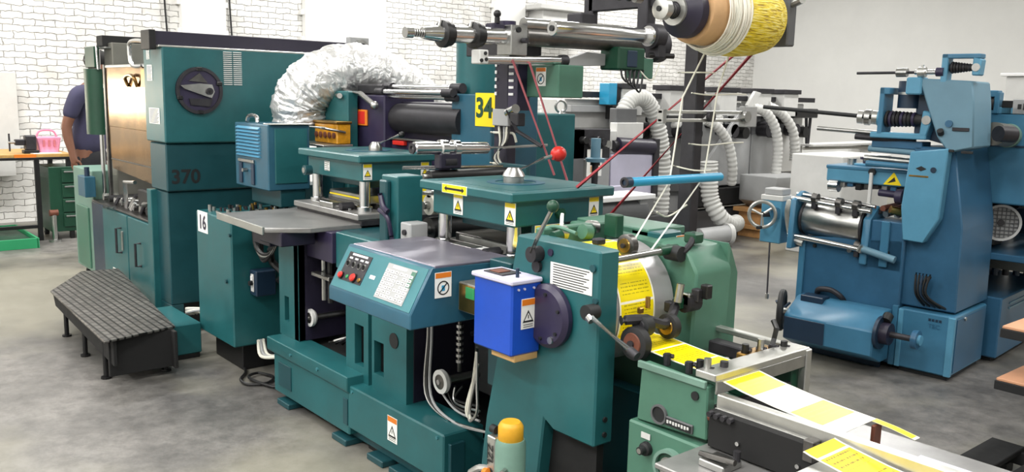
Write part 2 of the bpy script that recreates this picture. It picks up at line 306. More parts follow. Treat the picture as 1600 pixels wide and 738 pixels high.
def T(name, loc, label, cat, group=None, rot=None):
    """an Empty at the thing's base; rot given: children are in its local frame, else in world coordinates"""
    o = bpy.data.objects.new(name, None); o.empty_display_size = 0.1; COL.objects.link(o); o.location = loc
    if rot is not None: o.rotation_euler = (0, 0, rot); OFF[o.name] = (0, 0, 0)
    else: OFF[o.name] = tuple(loc)
    o['label'] = label; o['category'] = cat
    if group: o['group'] = group
    return o
def one(name, mb, label, cat, group=None, base=None):
    if base is None:
        xs = [p[0] for p in mb.v]; ys = [p[1] for p in mb.v]; zs = [p[2] for p in mb.v]
        base = ((min(xs)+max(xs))/2, (min(ys)+max(ys))/2, min(zs))
    o = bpy.data.objects.new(name, mesh_of(mb, base)); COL.objects.link(o); o.location = base; OFF[o.name] = base
    o['label'] = label; o['category'] = cat
    if group: o['group'] = group
    return o
def struct(name, mb):
    o = bpy.data.objects.new(name, mesh_of(mb, (0, 0, 0))); COL.objects.link(o); o['kind'] = 'structure'; OFF[o.name] = (0, 0, 0); return o
def B(*a, **k): return MB().box(*a, **k)
X, Y, Z = (1, 0, 0), (0, 1, 0), (0, 0, 1)
NX = (0, 1, 0), (0, 0, 1)      # sticker axes for a face that looks along +x
NY = (1, 0, 0), (0, 0, 1)      # sticker axes for a face that looks along -y
def sticker(parent, c, axes, w, h, kind='warn', head='yellow', tilt=0.0, label=None):
    rt, up = V(axes[0]), V(axes[1])
    n = rt.cross(up).normalized(); c = V(c) + n*0.001
    mb = MB().quad(c, rt, up, w, h, 'sticker', 0.0015)
    f = c + n*0.0017
    if kind == 'warn':
        mb.quad(f + up*(h*0.38), rt, up, w*0.94, h*0.2, head, 0.0005)
        s = w*0.40; mb.poly(f - up*(h*0.10), rt, up, [(-s, -s*0.8), (s, -s*0.8), (0, s*0.95)], 'ink', 0.0005)
        s = w*0.27; mb.poly(f - up*(h*0.105) + n*0.0004, rt, up, [(-s, -s*0.75), (s, -s*0.75), (0, s*0.85)], 'yellow' if head == 'yellow' else 'sticker', 0.0005)
        mb.quad(f - up*(h*0.10) + n*0.0008, rt, up, w*0.06, h*0.12, 'ink', 0.0005)
        for k in range(2): mb.quad(f - up*(h*(0.36 + 0.07*k)), rt, up, w*0.7, h*0.02, 'ink', 0.0005)
    elif kind == 'stop':
        mb.quad(f + up*(h*0.38), rt, up, w*0.94, h*0.2, 'orange', 0.0005)
        mb.ring(f - up*(h*0.12), f - up*(h*0.12) + n*0.0006, w*0.36, w*0.30, 'ink', 24)
        d = (rt + up).normalized(); mb.quad(f - up*(h*0.12), d, n.cross(d), w*0.66, w*0.06, 'ink', 0.0007)
        mb.quad(f - up*(h*0.13), rt, up, w*0.2, h*0.22, 'tube_blue', 0.0004)
    elif kind == 'arrow':
        mb.quad(f, rt, up, w*0.97, h*0.9, 'yellow', 0.0004)
        a = w*0.40; b = h*0.3; mb.poly(f + n*0.0005, rt, up, [(-a, 0), (-a+b*1.4, -b), (-a+b*1.4, -b*0.4), (a-b*1.4, -b*0.4), (a-b*1.4, -b), (a, 0), (a-b*1.4, b), (a-b*1.4, b*0.4), (-a+b*1.4, b*0.4), (-a+b*1.4, b)], 'ink', 0.0005)
    elif kind == 'lines':
        k = max(3, int(h / 0.0085))
        for i in range(k): mb.quad(f + up*(h*(0.42 - 0.84*i/(k-1))) - rt*(w*0.03*(i % 3)), rt, up, w*(0.86 - 0.06*(i % 3)), h*0.34/k, 'ink', 0.0004)
    return part('warning_label' if kind in ('warn', 'stop') else ('direction_label' if kind == 'arrow' else 'notice_label'), mb, parent, label)
# ================================================================ room
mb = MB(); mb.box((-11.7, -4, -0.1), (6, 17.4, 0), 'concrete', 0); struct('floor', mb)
mb = MB(); mb.box((-11.7, -4, 0), (-11.5, 16.4, 5), 'brick', 0); struct('wall_left', mb)
mb = MB(); mb.box((-11.7, 16.4, 0), (6, 16.6, 5), 'plaster', 0); struct('wall_right', mb)
mb = MB(); mb.box((5.8, -4, 0), (6, 16.4, 5), 'plaster', 0); struct('wall_behind', mb)
mb = MB(); mb.box((-11.5, -4.2, 0), (5.8, -4, 5), 'plaster', 0); struct('wall_front', mb)
mb = MB(); mb.box((-11.7, -4.2, 5), (6, 16.6, 5.1), 'plaster', 0); struct('ceiling', mb)
for i, (y0, y1) in enumerate([(4.05, 4.62), (5.75, 7.05), (9.1, 9.75)]):
    mb = MB(); mb.box((-11.5, y0, 0), (-11.38, y1, 5), 'pilaster', 0.01)
    for s in (y0, y1):
        for k in range(26):
            if k % 2: mb.box((-11.5, s - 0.045, 0.3 + k*0.18), (-11.42, s + 0.045, 0.37 + k*0.18), 'pilaster', 0.004)
    struct('trim_%d' % (i + 1), mb)
mb = MB(); mb.box((-11.5, 9.8, 2.72), (-11.05, 11.0, 2.86), 'grey_light', 0.01); mb.box((-11.5, 9.9, 2.86), (-11.12, 10.9, 3.02), 'grey_light', 0.01); mb.box((-11.5, 9.75, 3.02), (-11.0, 11.05, 3.1), 'grey_light', 0.01)
struct('trim_4', mb)
for i, (ya, lab) in enumerate([(3.88, 'left of the two dark cables hanging down the white brick wall'), (4.72, 'right of the two dark cables hanging down the white brick wall')]):
    mb = MB(); mb.tube([(-11.47, ya, 4.9), (-11.46, ya + 0.03, 4.0), (-11.47, ya - 0.02, 3.0), (-11.46, ya + 0.03, 1.8)], 0.012, 'black', 8, 6)
    one('wall_cable', mb, lab, 'cable', 'cables on the brick wall', (-11.47, ya, 1.8))
# --- press tower with the number 370
t = T('printing_tower', (-5.75, 2.4, 0), 'tall teal printing tower numbered 370 with a round hatch', 'printing press')
hd = part('housing', MB().box((-5.96, 1.86, 1.255), (-5.6, 3.16, 1.85), 'teal', 0.008), t)
mb = MB().box((-5.93, 1.87, 0.945), (-5.63, 2.75, 1.25), 'teal_dark', 0.008); part('middle_section', mb, t)
mb = MB().box((-5.92, 1.88, 0.2), (-5.66, 3.0, 0.94), 'teal_dark', 0.006); mb.box((-5.94, 1.84, 0.12), (-5.86, 1.9, 0.94), 'teal', 0.004)
mb.box((-5.92, 1.88, 0.0), (-5.66, 1.96, 0.2), 'teal_dark', 0.004); mb.box((-5.92, 2.3, 0.0), (-5.66, 3.0, 0.2), 'teal_dark', 0.004); mb.box((-5.92, 1.96, 0.0), (-5.72, 2.3, 0.2), 'black', 0.0); part('lower_column', mb, t)
hp = MB().cyl((-5.6, 2.08, 1.585), (-5.585, 2.08, 1.585), 0.148, 'plum', seg=40); hp.ring((-5.6, 2.08, 1.585), (-5.575, 2.08, 1.585), 0.148, 0.128, 'iron', 40)
for a in (90, 270, 20, 200): hp.box((-5.59, 2.08 + 0.135*math.cos(math.radians(a)) - 0.018, 1.585 + 0.135*math.sin(math.radians(a)) - 0.012), (-5.568, 2.08 + 0.135*math.cos(math.radians(a)) + 0.018, 1.585 + 0.135*math.sin(math.radians(a)) + 0.012), 'black')
hatch = part('round_hatch', hp, t)
mb = MB().poly((-5.583, 2.08, 1.585), (0, 1, 0), (0, 0, 1), [(-0.125, 0.03), (0.0, 0.045), (0.075, 0.04), (0.09, -0.005), (0.07, -0.045), (0.02, -0.03), (-0.1, 0.01)], 'steel', 0.02)
mb.cyl((-5.57, 2.135, 1.582), (-5.55, 2.135, 1.582), 0.022, 'iron'); mb.cyl((-5.56, 2.135, 1.582), (-5.545, 2.135, 1.582), 0.010, 'black')
mb.poly((-5.585, 2.08, 1.585), (0, 1, 0), (0, 0, 1), [(-0.07, -0.05), (0.08, -0.05), (0.06, -0.1), (-0.06, -0.09)], 'iron', 0.012); mb.poly((-5.585, 2.08, 1.585), (0, 1, 0), (0, 0, 1), [(-0.07, 0.06), (0.0, 0.11), (0.05, 0.05)], 'steel_dark', 0.012); part('hatch_arm', mb, hatch)
mb = MB()
for i in range(17):
    for k in range(2): mb.box((-5.604, 2.245 + k*0.065, 1.625 + i*0.0128), (-5.592, 2.245 + k*0.065 + 0.056, 1.625 + i*0.0128 + 0.0062), 'grey_light', 0.0015)
part('vent_grille', mb, t)
mb = MB().text('370', (-5.628, 1.99, 1.035), *NX, 0.125, 'ink', bold=0.003); part('unit_number', mb, t)
sticker(t, (-5.86, 1.86, 1.81), NY, 0.06, 0.07, 'lines'); sticker(t, (-5.84, 1.86, 1.69), NY, 0.1, 0.1, 'lines'); sticker(t, (-5.78, 1.86, 1.42), NY, 0.2, 0.1, 'lines')
mb = MB().box((-5.78, 1.84, 1.86), (-5.66, 3.3, 1.945), 'purple_black', 0.004); mb.box((-5.80, 1.84, 1.845), (-5.6, 3.3, 1.858), 'alu', 0.003); mb.box((-5.80, 1.80, 1.83), (-5.64, 1.84, 1.95), 'black', 0.003); part('top_rail', mb, t)
mb = MB().box((-5.72, 3.2, 1.79), (-5.66, 3.36, 1.99), 'grey', 0.006).cyl((-5.66, 3.28, 1.92), (-5.62, 3.28, 1.92), 0.05, 'steel', seg=22).cyl((-5.62, 3.28, 1.92), (-5.61, 3.28, 1.92), 0.025, 'iron', seg=16); part('rail_bearing', mb, t)
# --- second tower behind, its steel panel and guard
t = T('rear_tower', (-7.3, 2.3, 0), 'grey steel rear tower with a black top rail left of the 370 tower', 'printing press')
mb = MB().box((-7.42, 2.02, 0.74), (-7.2, 2.62, 1.93), 'panel_grey', 0.006); part('housing', mb, t)
mb = MB().box((-7.46, 1.98, 1.90), (-7.3, 2.9, 1.985), 'black_matte', 0.004); mb.box((-7.46, 1.98, 1.885), (-7.22, 2.9, 1.897), 'steel', 0.002); part('top_rail', mb, t)
part('lower_column', MB().box((-7.42, 2.62, 0.0), (-7.2, 2.9, 1.9), 'teal_dark', 0.006), t)
mb = MB(); mb.tube([(-7.5, 1.95, 0.0), (-7.5, 1.95, 1.9)], 0.0, 'black') if 0 else None
g = T('guard_screen', (-6.6, 1.96, 0.72), 'amber tinted polished metal guard screen above the roller tray', 'machine guard')
mb = MB().box((-7.18, 1.955, 1.30), (-6.02, 1.965, 1.745), 'guard', 0.002); mb.prism([(-7.18, 1.3), (-6.02, 1.3), (-6.02, 0.93), (-7.1, 0.98)], 'y', 1.957, 1.965, 'guard', 0.002)
part('screen_panel', mb, g)
mb = MB(); mb.box((-7.2, 1.945, 0.72), (-7.16, 1.97, 1.76), 'steel_dark', 0.003); mb.box((-6.03, 1.945, 0.72), (-5.99, 1.97, 1.78), 'chrome', 0.003); mb.box((-7.18, 1.95, 1.735), (-6.0, 1.968, 1.755), 'steel', 0.002); mb.box((-7.1, 1.948, 1.05), (-6.02, 1.955, 1.06), 'steel_dark', 0.002); part('screen_frame', mb, g)
mb = MB(); mb.tube([(-6.6, 1.95, 1.6), (-6.6, 1.93, 1.66), (-6.5, 1.93, 1.68), (-6.4, 1.93, 1.66), (-6.4, 1.95, 1.6)], 0.012, 'guard', 8, 5); mb.box((-6.3, 1.944, 1.6), (-6.18, 1.952, 1.72), 'brass', 0.002); part('pull_handle', mb, g)
mb = MB(); mb.tube([(-6.3, 1.95, 1.74), (-6.32, 1.9, 1.745), (-6.34, 1.89, 1.83), (-6.3, 1.89, 1.90), (-6.0, 1.89, 1.885), (-5.97, 1.9, 1.80), (-5.99, 1.93, 1.74)], 0.014, 'chrome', 10, 6); part('lift_handle', mb, g)
# green curved shade
t = T('curved_shade', (-7.5, 1.98, 0.72), 'dark green curved sheet shade on a stand left of the amber guard', 'machine guard')
mb = MB(); pts = [(-7.62 + 0.24*math.sin(a)*0.5 + 0.12, 1.98 - 0.09*math.cos(a)) for a in [PI*k/10 - PI/2 for k in range(11)]]
mb.prism([(x, y) for x, y in pts] + [(x*1, y + 0.012) for x, y in pts[::-1]], 'z', 1.22, 1.73, 'green_dark', 0); part('shade', mb, t)
mb = MB().box((-7.62, 1.93, 1.74), (-7.36, 1.97, 1.90), 'green_dark', 0.004); part('upper_shade', mb, t)
mb = MB(); mb.tube([(-7.68, 1.95, 1.90), (-7.36, 1.95, 1.90), (-7.34, 1.95, 1.73), (-7.66, 1.95, 1.73)], 0.009, 'chrome', 8); mb.cyl((-7.48, 1.99, 0.72), (-7.48, 1.99, 1.9), 0.016, 'chrome'); mb.cyl((-7.72, 1.95, 1.80), (-7.62, 1.95, 1.80), 0.012, 'iron'); part('stand_frame', mb, t)
# --- ink cabinet
t = T('ink_cabinet', (-6.6, 2.2, 0), 'teal ink cabinet with two handled doors beside the step platform', 'cabinet')
part('body', MB().box((-7.46, 1.895, 0.06), (-5.95, 2.58, 0.70), 'teal_blue', 0.006), t)
for k, (a, b_, hx) in enumerate([(-7.12, -6.52, -6.66), (-6.50, -5.97, -6.22)]):
    d = part('door', MB().box((a, 1.872, 0.08), (b_, 1.895, 0.685), 'teal', 0.004), t)
    mb = MB(); z0, z1 = (0.40, 0.58) if k == 0 else (0.37, 0.53)
    mb.tube([(hx, 1.875, z1), (hx, 1.835, z1), (hx, 1.835, z0), (hx, 1.875, z0)], 0.009, 'iron', 8); 
    if k == 0: mb.box((hx + 0.02, 1.862, z0 + 0.02), (hx + 0.05, 1.874, z1 - 0.02), 'steel', 0.002)
    part('handle', mb, d)
sticker(t, (-6.86, 1.872, 0.2), NY, 0.09, 0.1, 'lines')
part('side_panel', MB().box((-7.45, 1.88, 0.08), (-7.14, 1.895, 0.69), 'navy', 0.004), t)
mb = MB().box((-7.46, 1.885, 0.69), (-5.95, 2.6, 0.705), 'steel_dark', 0.003)
for i in range(9): mb.cyl((-7.3 + i*0.15, 1.93, 0.74), (-7.3 + i*0.15, 2.45, 0.74), 0.026, ['steel', 'rubber', 'chrome'][i % 3], seg=12)
part('roller_tray', mb, t)
mb = MB()
for k in range(26): 
    x = -7.0 + random.random()*1.0; y = 1.9 + random.random()*0.3; mb.cyl((x, y, 0.72), (x + 0.03, y + 0.02, 0.77 + 0.03*random.random()), 0.014, ['chrome', 'steel', 'iron'][k % 3], seg=8)
mb.tube([(-7.05, 1.87, 0.69), (-6.72, 1.85, 0.72)], 0.014, 'chrome', 8); mb.tube([(-6.7, 1.93, 0.72), (-6.62, 1.9, 0.92), (-6.45, 1.92, 0.93)], 0.014, 'chrome', 8); mb.tube([(-6.2, 1.9, 0.8), (-5.95, 1.9, 0.84)], 0.02, 'steel', 8); mb.box((-6.5, 1.95, 0.72), (-6.05, 2.3, 0.88), 'black', 0.01); split('ink_key', mb, t)
# --- rolling cabinet
t = T('rolling_cabinet', (-7.72, 2.1, 0), 'pale sage green cabinet on castors at the far left end of the press', 'cabinet')
mb = MB().box((-8.05, 1.90, 0.09), (-7.48, 2.35, 0.93), 'sage_pale', 0.006); mb.box((-7.95, 1.885, 0.12), (-7.6, 1.9, 0.62), 'sage', 0.003); part('body', mb, t)
mb = MB().box((-7.50, 1.80, 0.74), (-7.3, 1.88, 0.90), 'teal_blue', 0.004).cyl((-7.38, 1.84, 0.9), (-7.38, 1.84, 0.97), 0.02, 'navy', seg=12); part('side_box', mb, t)
for x, y in ((-7.95, 1.98), (-7.56, 1.98), (-7.95, 2.28), (-7.56, 2.28)):
    c = MB().cyl((x - 0.02, y, 0.04), (x + 0.02, y, 0.04), 0.04, 'rubber', seg=16); c.box((x - 0.03, y - 0.02, 0.05), (x + 0.03, y + 0.02, 0.092), 'iron'); part('castor', c, t)
# --- step platform
t = T('step_platform', (-5.6, 1.5, 0), 'low black step platform with chequer plate top in front of the press', 'platform')
mb = MB().prism([(-6.17, 1.28), (-4.76, 1.225), (-4.86, 1.63), (-5.3, 1.68), (-6.69, 1.85), (-6.72, 1.60)], 'z', 0.265, 0.278, 'chequer', 0.003); part('tread_plate', mb, t)
mb = MB().prism([(-6.05, 0.20), (-4.8, 0.12), (-4.8, 0.265), (-6.1, 0.265)], 'y', 1.28, 1.30, 'black_matte', 0.003); mb.box((-4.87, 1.27, 0.05), (-4.85, 1.62, 0.265), 'black_matte', 0.003); mb.box((-6.1, 1.6, 0.05), (-4.8, 1.62, 0.262), 'black_matte', 0.003); mb.prism([(-6.15, 1.31), (-6.66, 1.62), (-6.62, 1.82), (-6.1, 1.7)], 'z', 0.2, 0.264, 'black_matte', 0.003); part('skirt', mb, t)
for x, y in ((-6.02, 1.33), (-5.5, 1.31), (-5.0, 1.29), (-4.95, 1.6), (-6.45, 1.75)):
    part('leg', MB().cyl((x, y, 0.012), (x, y, 0.262), 0.014, 'black', seg=10).cyl((x, y, 0), (x, y, 0.012), 0.028, 'black', seg=10), t)
# --- plinth box
mb = MB().box((-5.6, 1.70, 0.03), (-5.09, 1.86, 0.215), 'teal', 0.006).box((-5.58, 1.72, 0), (-5.1, 1.85, 0.03), 'black', 0)
mb.box((-5.56, 1.86, 0.0), (-5.2, 1.87, 0.1), 'black', 0.0)
one('plinth_box', mb, 'small steel blue plinth box on the floor right of the step platform', 'machine base')
mb = MB()
for k in range(4): mb.tube([(-5.6, 1.98 + 0.02*k, 0.14), (-5.45, 1.9, 0.19 + 0.01*k), (-5.3, 1.93 + 0.02*k, 0.235), (-5.19, 2.0, 0.24)], 0.008, 'white_rope' if k % 2 else 'grey', 8, 5)
one('cable_bundle', mb, 'white cables coming out of the hole at the foot of the 370 tower', 'cable')
# --- drying cabinet 16
t = T('dryer_cabinet', (-4.9, 2.2, 0), 'teal cabinet with a handwritten 16 sheet right of the 370 tower', 'cabinet')
part('body', MB().box((-5.17, 1.88, 0.155), (-4.65, 2.7, 0.885), 'teal', 0.008), t)
part('base', MB().box((-5.1, 1.95, 0.0), (-4.7, 2.65, 0.16), 'black', 0.004), t)
mb = MB()
for k in range(46):
    x = -5.12 + random.random()*0.44; y = 1.92 + random.random()*0.35; mb.cyl((x, y, 0.885), (x, y, 0.90 + random.random()*0.025), 0.008 + 0.006*random.random(), ['iron', 'steel', 'brass', 'black'][k % 4], seg=8)
split('rack_bolt', mb, t)
mb = MB().quad((-5.06, 1.879, 0.825), X, Z, 0.15, 0.125, 'paper', 0.002); mb.text('16', (-5.06, 1.876, 0.82), X, Z, 0.115, 'plum', bold=0.003); part('number_sheet', mb, t)
mb = MB().cyl((-4.72, 1.882, 0.53), (-4.72, 1.868, 0.53), 0.012, 'teal_dark', seg=10); mb.cyl((-4.66, 1.882, 0.8), (-4.66, 1.87, 0.8), 0.01, 'teal_dark', seg=10); split('lock', mb, t)
sw = part('switch_box', MB().box((-4.65, 1.98, 0.455), (-4.56, 2.10, 0.60), 'navy', 0.006), t)
mb = MB().box((-4.62, 1.974, 0.48), (-4.585, 1.98, 0.58), 'grey_light', 0.002); mb.cyl((-4.6, 1.975, 0.53), (-4.6, 1.955, 0.53), 0.014, 'ink', seg=12); mb.box((-4.61, 1.968, 0.545), (-4.59, 1.975, 0.57), 'white', 0.001); part('rotary_switch', mb, sw)
mb = MB()
for k in range(4): mb.tube([(-4.6, 1.99 + 0.02*k, 0.94), (-4.5, 1.96 + 0.01*k, 0.75 - 0.02*k), (-4.4, 2.0, 0.73), (-4.35, 2.05, 0.9)], 0.012, ['black', 'steel', 'black', 'rubber'][k], 8, 6)
mb.tube([(-4.45, 2.02, 0.74), (-4.5, 2.05, 0.66), (-4.42, 2.08, 0.6), (-4.5, 2.09, 0.55)], 0.02, 'black', 8, 5)
one('hose_loop', mb, 'dark looped hoses hanging under the left end of the die table', 'hose')
mb = MB()
for k in range(4): mb.tube([(-4.64, 2.02 + 0.015*k, 0.18), (-4.5, 1.97 + 0.02*k, 0.135), (-4.35, 1.98 + 0.02*k, 0.16), (-4.2, 2.05, 0.2)], 0.009, ['white_rope', 'grey', 'white_rope', 'black'][k], 8, 5)
mb.tube([(-4.75, 1.98, 0.012), (-4.62, 1.93, 0.012), (-4.52, 1.86, 0.012), (-4.42, 1.86, 0.012), (-4.38, 1.95, 0.012), (-4.45, 2.02, 0.014), (-4.56, 1.98, 0.016), (-4.5, 1.9, 0.02), (-4.3, 1.95, 0.014), (-4.18, 2.05, 0.03)], 0.008, 'black', 8, 6)
one('floor_cables', mb, 'white and black cables looping at the foot of cabinet 16', 'cable')

# added glowing window, out of view on the left, for the guard to reflect
mb = MB()
for a, b_ in ((-1.3, -1.2), (1.0, 1.1), (-0.12, -0.06)): mb.box((-11.52, a, 1.28), (-11.44, b_, 1.70), 'white', 0.004)
mb.box((-11.52, -1.3, 1.24), (-11.40, 1.1, 1.30), 'white', 0.004); mb.box((-11.52, -1.3, 1.66), (-11.44, 1.1, 1.72), 'white', 0.004); mb.box((-11.51, -1.22, 1.29), (-11.495, 1.02, 1.68), 'added_window_glow', 0)
struct('added_window_1', mb)
# ================================================================ centre of the press
# --- louvred electric cabinet
t = T('louvred_cabinet', (-4.9, 2.4, 0.9), 'teal wall box with slatted louvres behind the cabinet marked 16', 'electrical cabinet')
part('body', MB().box((-5.14, 2.12, 1.03), (-4.68, 2.38, 1.405), 'teal_blue', 0.006).box((-4.69, 2.16, 1.07), (-4.672, 2.36, 1.385), 'teal', 0.003).box((-5.1, 2.2, 0.93), (-4.7, 2.36, 1.03), 'teal_dark', 0.004), t)
mb = MB()
for i in range(9): mb.prism([(2.12, 1.21 + i*0.02), (2.105, 1.215 + i*0.02), (2.12, 1.227 + i*0.02)], 'x', -5.1, -4.78, 'blue_light', 0)
part('louvres', mb, t)
mb = MB().box((-5.08, 2.108, 1.175), (-4.86, 2.12, 1.195), 'steel', 0.003); mb.cyl((-4.97, 2.118, 1.13), (-4.97, 2.09, 1.13), 0.012, 'steel', seg=12); mb.box((-5.07, 2.11, 1.05), (-5.03, 2.12, 1.17), 'navy', 0.002); mb.box((-4.9, 2.11, 1.05), (-4.86, 2.12, 1.17), 'navy', 0.002); split('latch', mb, t)
mb = MB().box((-4.76, 2.13, 1.405), (-4.66, 2.38, 1.412), 'alu', 0.002); mb.tube([(-5.05, 2.16, 1.41), (-5.02, 2.16, 1.445), (-4.92, 2.16, 1.445), (-4.9, 2.16, 1.41)], 0.012, 'chrome', 8, 4); split('top_fitting', mb, t)
# --- silver duct
mb = MB(); P = [(-5.12, 2.54, 1.40), (-5.11, 2.53, 1.52), (-5.06, 2.57, 1.62), (-5.0, 2.67, 1.70), (-4.97, 2.84, 1.735), (-4.97, 3.04, 1.70), (-5.0, 3.24, 1.61), (-5.02, 3.4, 1.51), (-5.02, 3.5, 1.4)]
PP, _ = catmull([V(p) for p in P], 14); rad = [0.166 + 0.003*math.sin(i*1.9) + 0.005*math.sin(i*0.7) for i in range(len(PP))]
mb.tube(PP, 0.17, 'foil', 40, 0, rad)
k0 = len(mb.v)
mb.v = [tuple(c + random.uniform(-0.006, 0.006) for c in p) for p in mb.v]
one('foil_duct', mb, 'crinkled silver foil air duct arching over the back of the press', 'air duct')
mb = MB(); P, _ = catmull([V(p) for p in [(-4.7, 4.0, 1.9), (-4.6, 3.8, 1.75), (-4.55, 3.6, 1.66), (-4.5, 3.5, 1.45), (-4.5, 3.42, 0.9), (-4.5, 3.4, 0.0)]], 10); mb.tube(P, 0.1, 'foil', 24, 0, [0.1 + 0.006*math.sin(i*2.1) for i in range(len(P))])
one('foil_pipe', mb, 'short bent foil pipe beside the teal exhaust stack', 'air duct')
# --- teal housing under the duct, amber window block
t = T('lamp_housing', (-4.8, 2.7, 0.9), 'teal lamp housing with an amber glass block under the silver duct', 'dryer')
part('body', MB().box((-5.08, 2.65, 0.9), (-4.72, 2.725, 1.605), 'teal', 0.008).box((-5.08, 2.725, 0.9), (-4.89, 3.0, 1.58), 'teal', 0.004).cyl((-4.84, 2.65, 1.575), (-4.76, 2.62, 1.575), 0.016, 'chrome'), t)
mb = MB().box((-4.95, 2.55, 1.29), (-4.67, 2.645, 1.41), 'amber', 0.006).box((-4.96, 2.54, 1.41), (-4.66, 2.648, 1.425), 'brass', 0.003)
for i in range(5): mb.cyl((-4.92 + i*0.055, 2.55, 1.34), (-4.92 + i*0.055, 2.542, 1.34), 0.018, 'rust', seg=12)
part('amber_block', mb, t)
mb = MB().box((-5.1, 2.45, 1.275), (-4.65, 2.648, 1.288), 'alu', 0.003).box((-4.95, 2.56, 0.9), (-4.75, 2.64, 1.275), 'teal_dark', 0.003).box((-4.98, 2.42, 1.385), (-4.62, 2.45, 1.395), 'alu', 0.002).cyl((-4.66, 2.435, 1.39), (-4.66, 2.6, 1.36), 0.008, 'steel', seg=8); part('tray', mb, t)
# --- dark roller unit
t = T('roller_unit', (-4.3, 2.85, 0.9), 'dark purple roller unit with an orange plate behind the rear die cutter', 'printing unit')
part('side_frame', MB().box((-4.86, 2.74, 0.9), (-4.45, 3.1, 1.585), 'plum', 0.008), t)
part('drum_cover', MB().box((-4.45, 2.86, 1.33), (-3.76, 3.1, 1.55), 'purple_black', 0.006).cyl((-4.45, 2.85, 1.455), (-3.78, 2.85, 1.455), 0.085, 'iron').box((-4.45, 2.79, 0.9), (-3.88, 2.81, 1.33), 'plum', 0.004).box((-4.45, 2.77, 1.33), (-3.88, 2.82, 1.34), 'steel', 0.002), t)
for i, (y, z, r) in enumerate([(2.76, 1.605, 0.016), (2.82, 1.632, 0.018), (2.78, 1.578, 0.012)]): part('cross_roller', MB().cyl((-4.54, y, z), (-3.80, y, z), r, 'chrome', seg=14).cyl((-4.56, y, z), (-4.48, y, z), r*1.5, 'iron', seg=14).cyl((-3.88, y, z), (-3.79, y, z), r*1.5, 'iron', seg=14), t)
part('red_plate', MB().box((-4.74, 2.728, 1.40), (-4.63, 2.74, 1.495), 'orange', 0.003).box((-4.73, 2.725, 1.41), (-4.65, 2.729, 1.485), 'red', 0.002), t, 'small orange red plate')
mb = MB().cyl((-4.88, 2.73, 1.55), (-4.88, 2.68, 1.55), 0.045, 'plum').ring((-4.88, 2.68, 1.55), (-4.88, 2.67, 1.55), 0.045, 0.03, 'steel_dark'); mb.tube([(-4.85, 2.70, 1.61), (-4.65, 2.70, 1.59), (-4.5, 2.70, 1.53)], 0.016, 'steel', 8); mb.sphere((-4.49, 2.70, 1.525), 0.026, 'steel'); mb.box((-4.8, 2.76, 1.585), (-4.5, 3.0, 1.65), 'iron', 0.01); split('adjuster', mb, t)
part('red_strip', MB().box((-4.4, 2.765, 1.30), (-4.28, 2.79, 1.325), 'red', 0.003), t, 'small red strip')
# --- cabinet 34 with exhaust stack
t = T('number_cabinet', (-3.65, 3.0, 0), 'slate teal cabinet with a yellow 34 sign and a round exhaust stack', 'cabinet')
part('body', MB().box((-3.865, 2.80, 0.0), (-3.52, 3.12, 1.603), 'teal_blue', 0.006), t)
part('exhaust_stack', MB().lathe((-3.86, 2.98, 1.60), (-3.86, 2.98, 1.955), [(0, 0.125), (0.9, 0.125), (0.92, 0.105), (1, 0.105)], 'teal', 40), t)
mb = MB().quad((-3.565, 2.799, 1.525), X, Z, 0.165, 0.17, 'yellow', 0.003); mb.text('34', (-3.572, 2.795, 1.53), X, Z, 0.14, 'green_dark', bold=0.004); part('number_sign', mb, t)
# --- green electric cabinet with lifting eye
t = T('control_cabinet', (-3.6, 3.5, 0), 'plain teal cabinet with a lifting eye right of the black support post', 'electrical cabinet')
part('body', MB().box((-4.3, 3.14, 0.0), (-3.80, 3.67, 1.5), 'teal', 0.008), t)
part('lifting_eye', MB().torus((-3.85, 3.59, 1.545), (1, -0.3, 0), 0.034, 0.009, 'steel').lathe((-3.85, 3.59, 1.495), (-3.85, 3.59, 1.52), [(0, 0.02), (1, 0.014)], 'steel', 12), t)
t = T('signal_lamp', (-3.7, 3.745, 0), 'small blue grey lamp on a thin post beside the teal cabinet', 'lamp')
part('post', MB().cyl((-3.70, 3.745, 0), (-3.70, 3.745, 1.25), 0.02, 'iron', seg=12), t); part('shade', MB().lathe((-3.70, 3.745, 1.36), (-3.70, 3.745, 1.22), [(0, 0.03), (0.8, 0.03), (0.85, 0.06), (1, 0.055)], 'blue_grey', 20).cyl((-3.70, 3.745, 1.2), (-3.70, 3.745, 1.22), 0.03, 'black'), t)
# --- bed of the press
t = T('press_bed', (-3.4, 2.2, 0), 'long teal machine bed under the control console, with levelling pads', 'machine base')
mb = MB().box((-4.14, 1.885, 0.055), (-3.36, 2.62, 0.262), 'teal', 0.006); part('base', mb, t)
mb = MB().prism([(1.865, 0.272), (1.88, 0.258), (2.02, 0.258), (2.02, 0.338), (1.865, 0.338)], 'x', -4.18, -3.345, 'teal', 0.004).box((-4.16, 2.02, 0.26), (-3.35, 2.6, 0.30), 'black_matte', 0); part('ledge', mb, t)  # black inner deck: shade of the opening put into the colour
mb = MB()
for a, b_ in ((-4.08, -3.94), (-3.41, -3.37)): mb.box((a, 1.880, 0.10), (b_, 1.886, 0.225), 'teal_dark', 0.004)
split('recess', mb, t)
mb = MB().box((-3.36, 1.88, 0.095), (-2.62, 2.08, 0.296), 'teal', 0.006).box((-3.36, 2.08, 0.095), (-2.62, 2.62, 0.24), 'black_matte', 0.0).box((-2.66, 2.07, 0.06), (-2.44, 2.1, 0.24), 'teal_dark', 0.004).box((-2.62, 1.9, 0.1), (-2.60, 1.97, 0.26), 'teal_dark', 0.003); part('front_cover', mb, t)  # black rear box carries the opening's shade in its colour
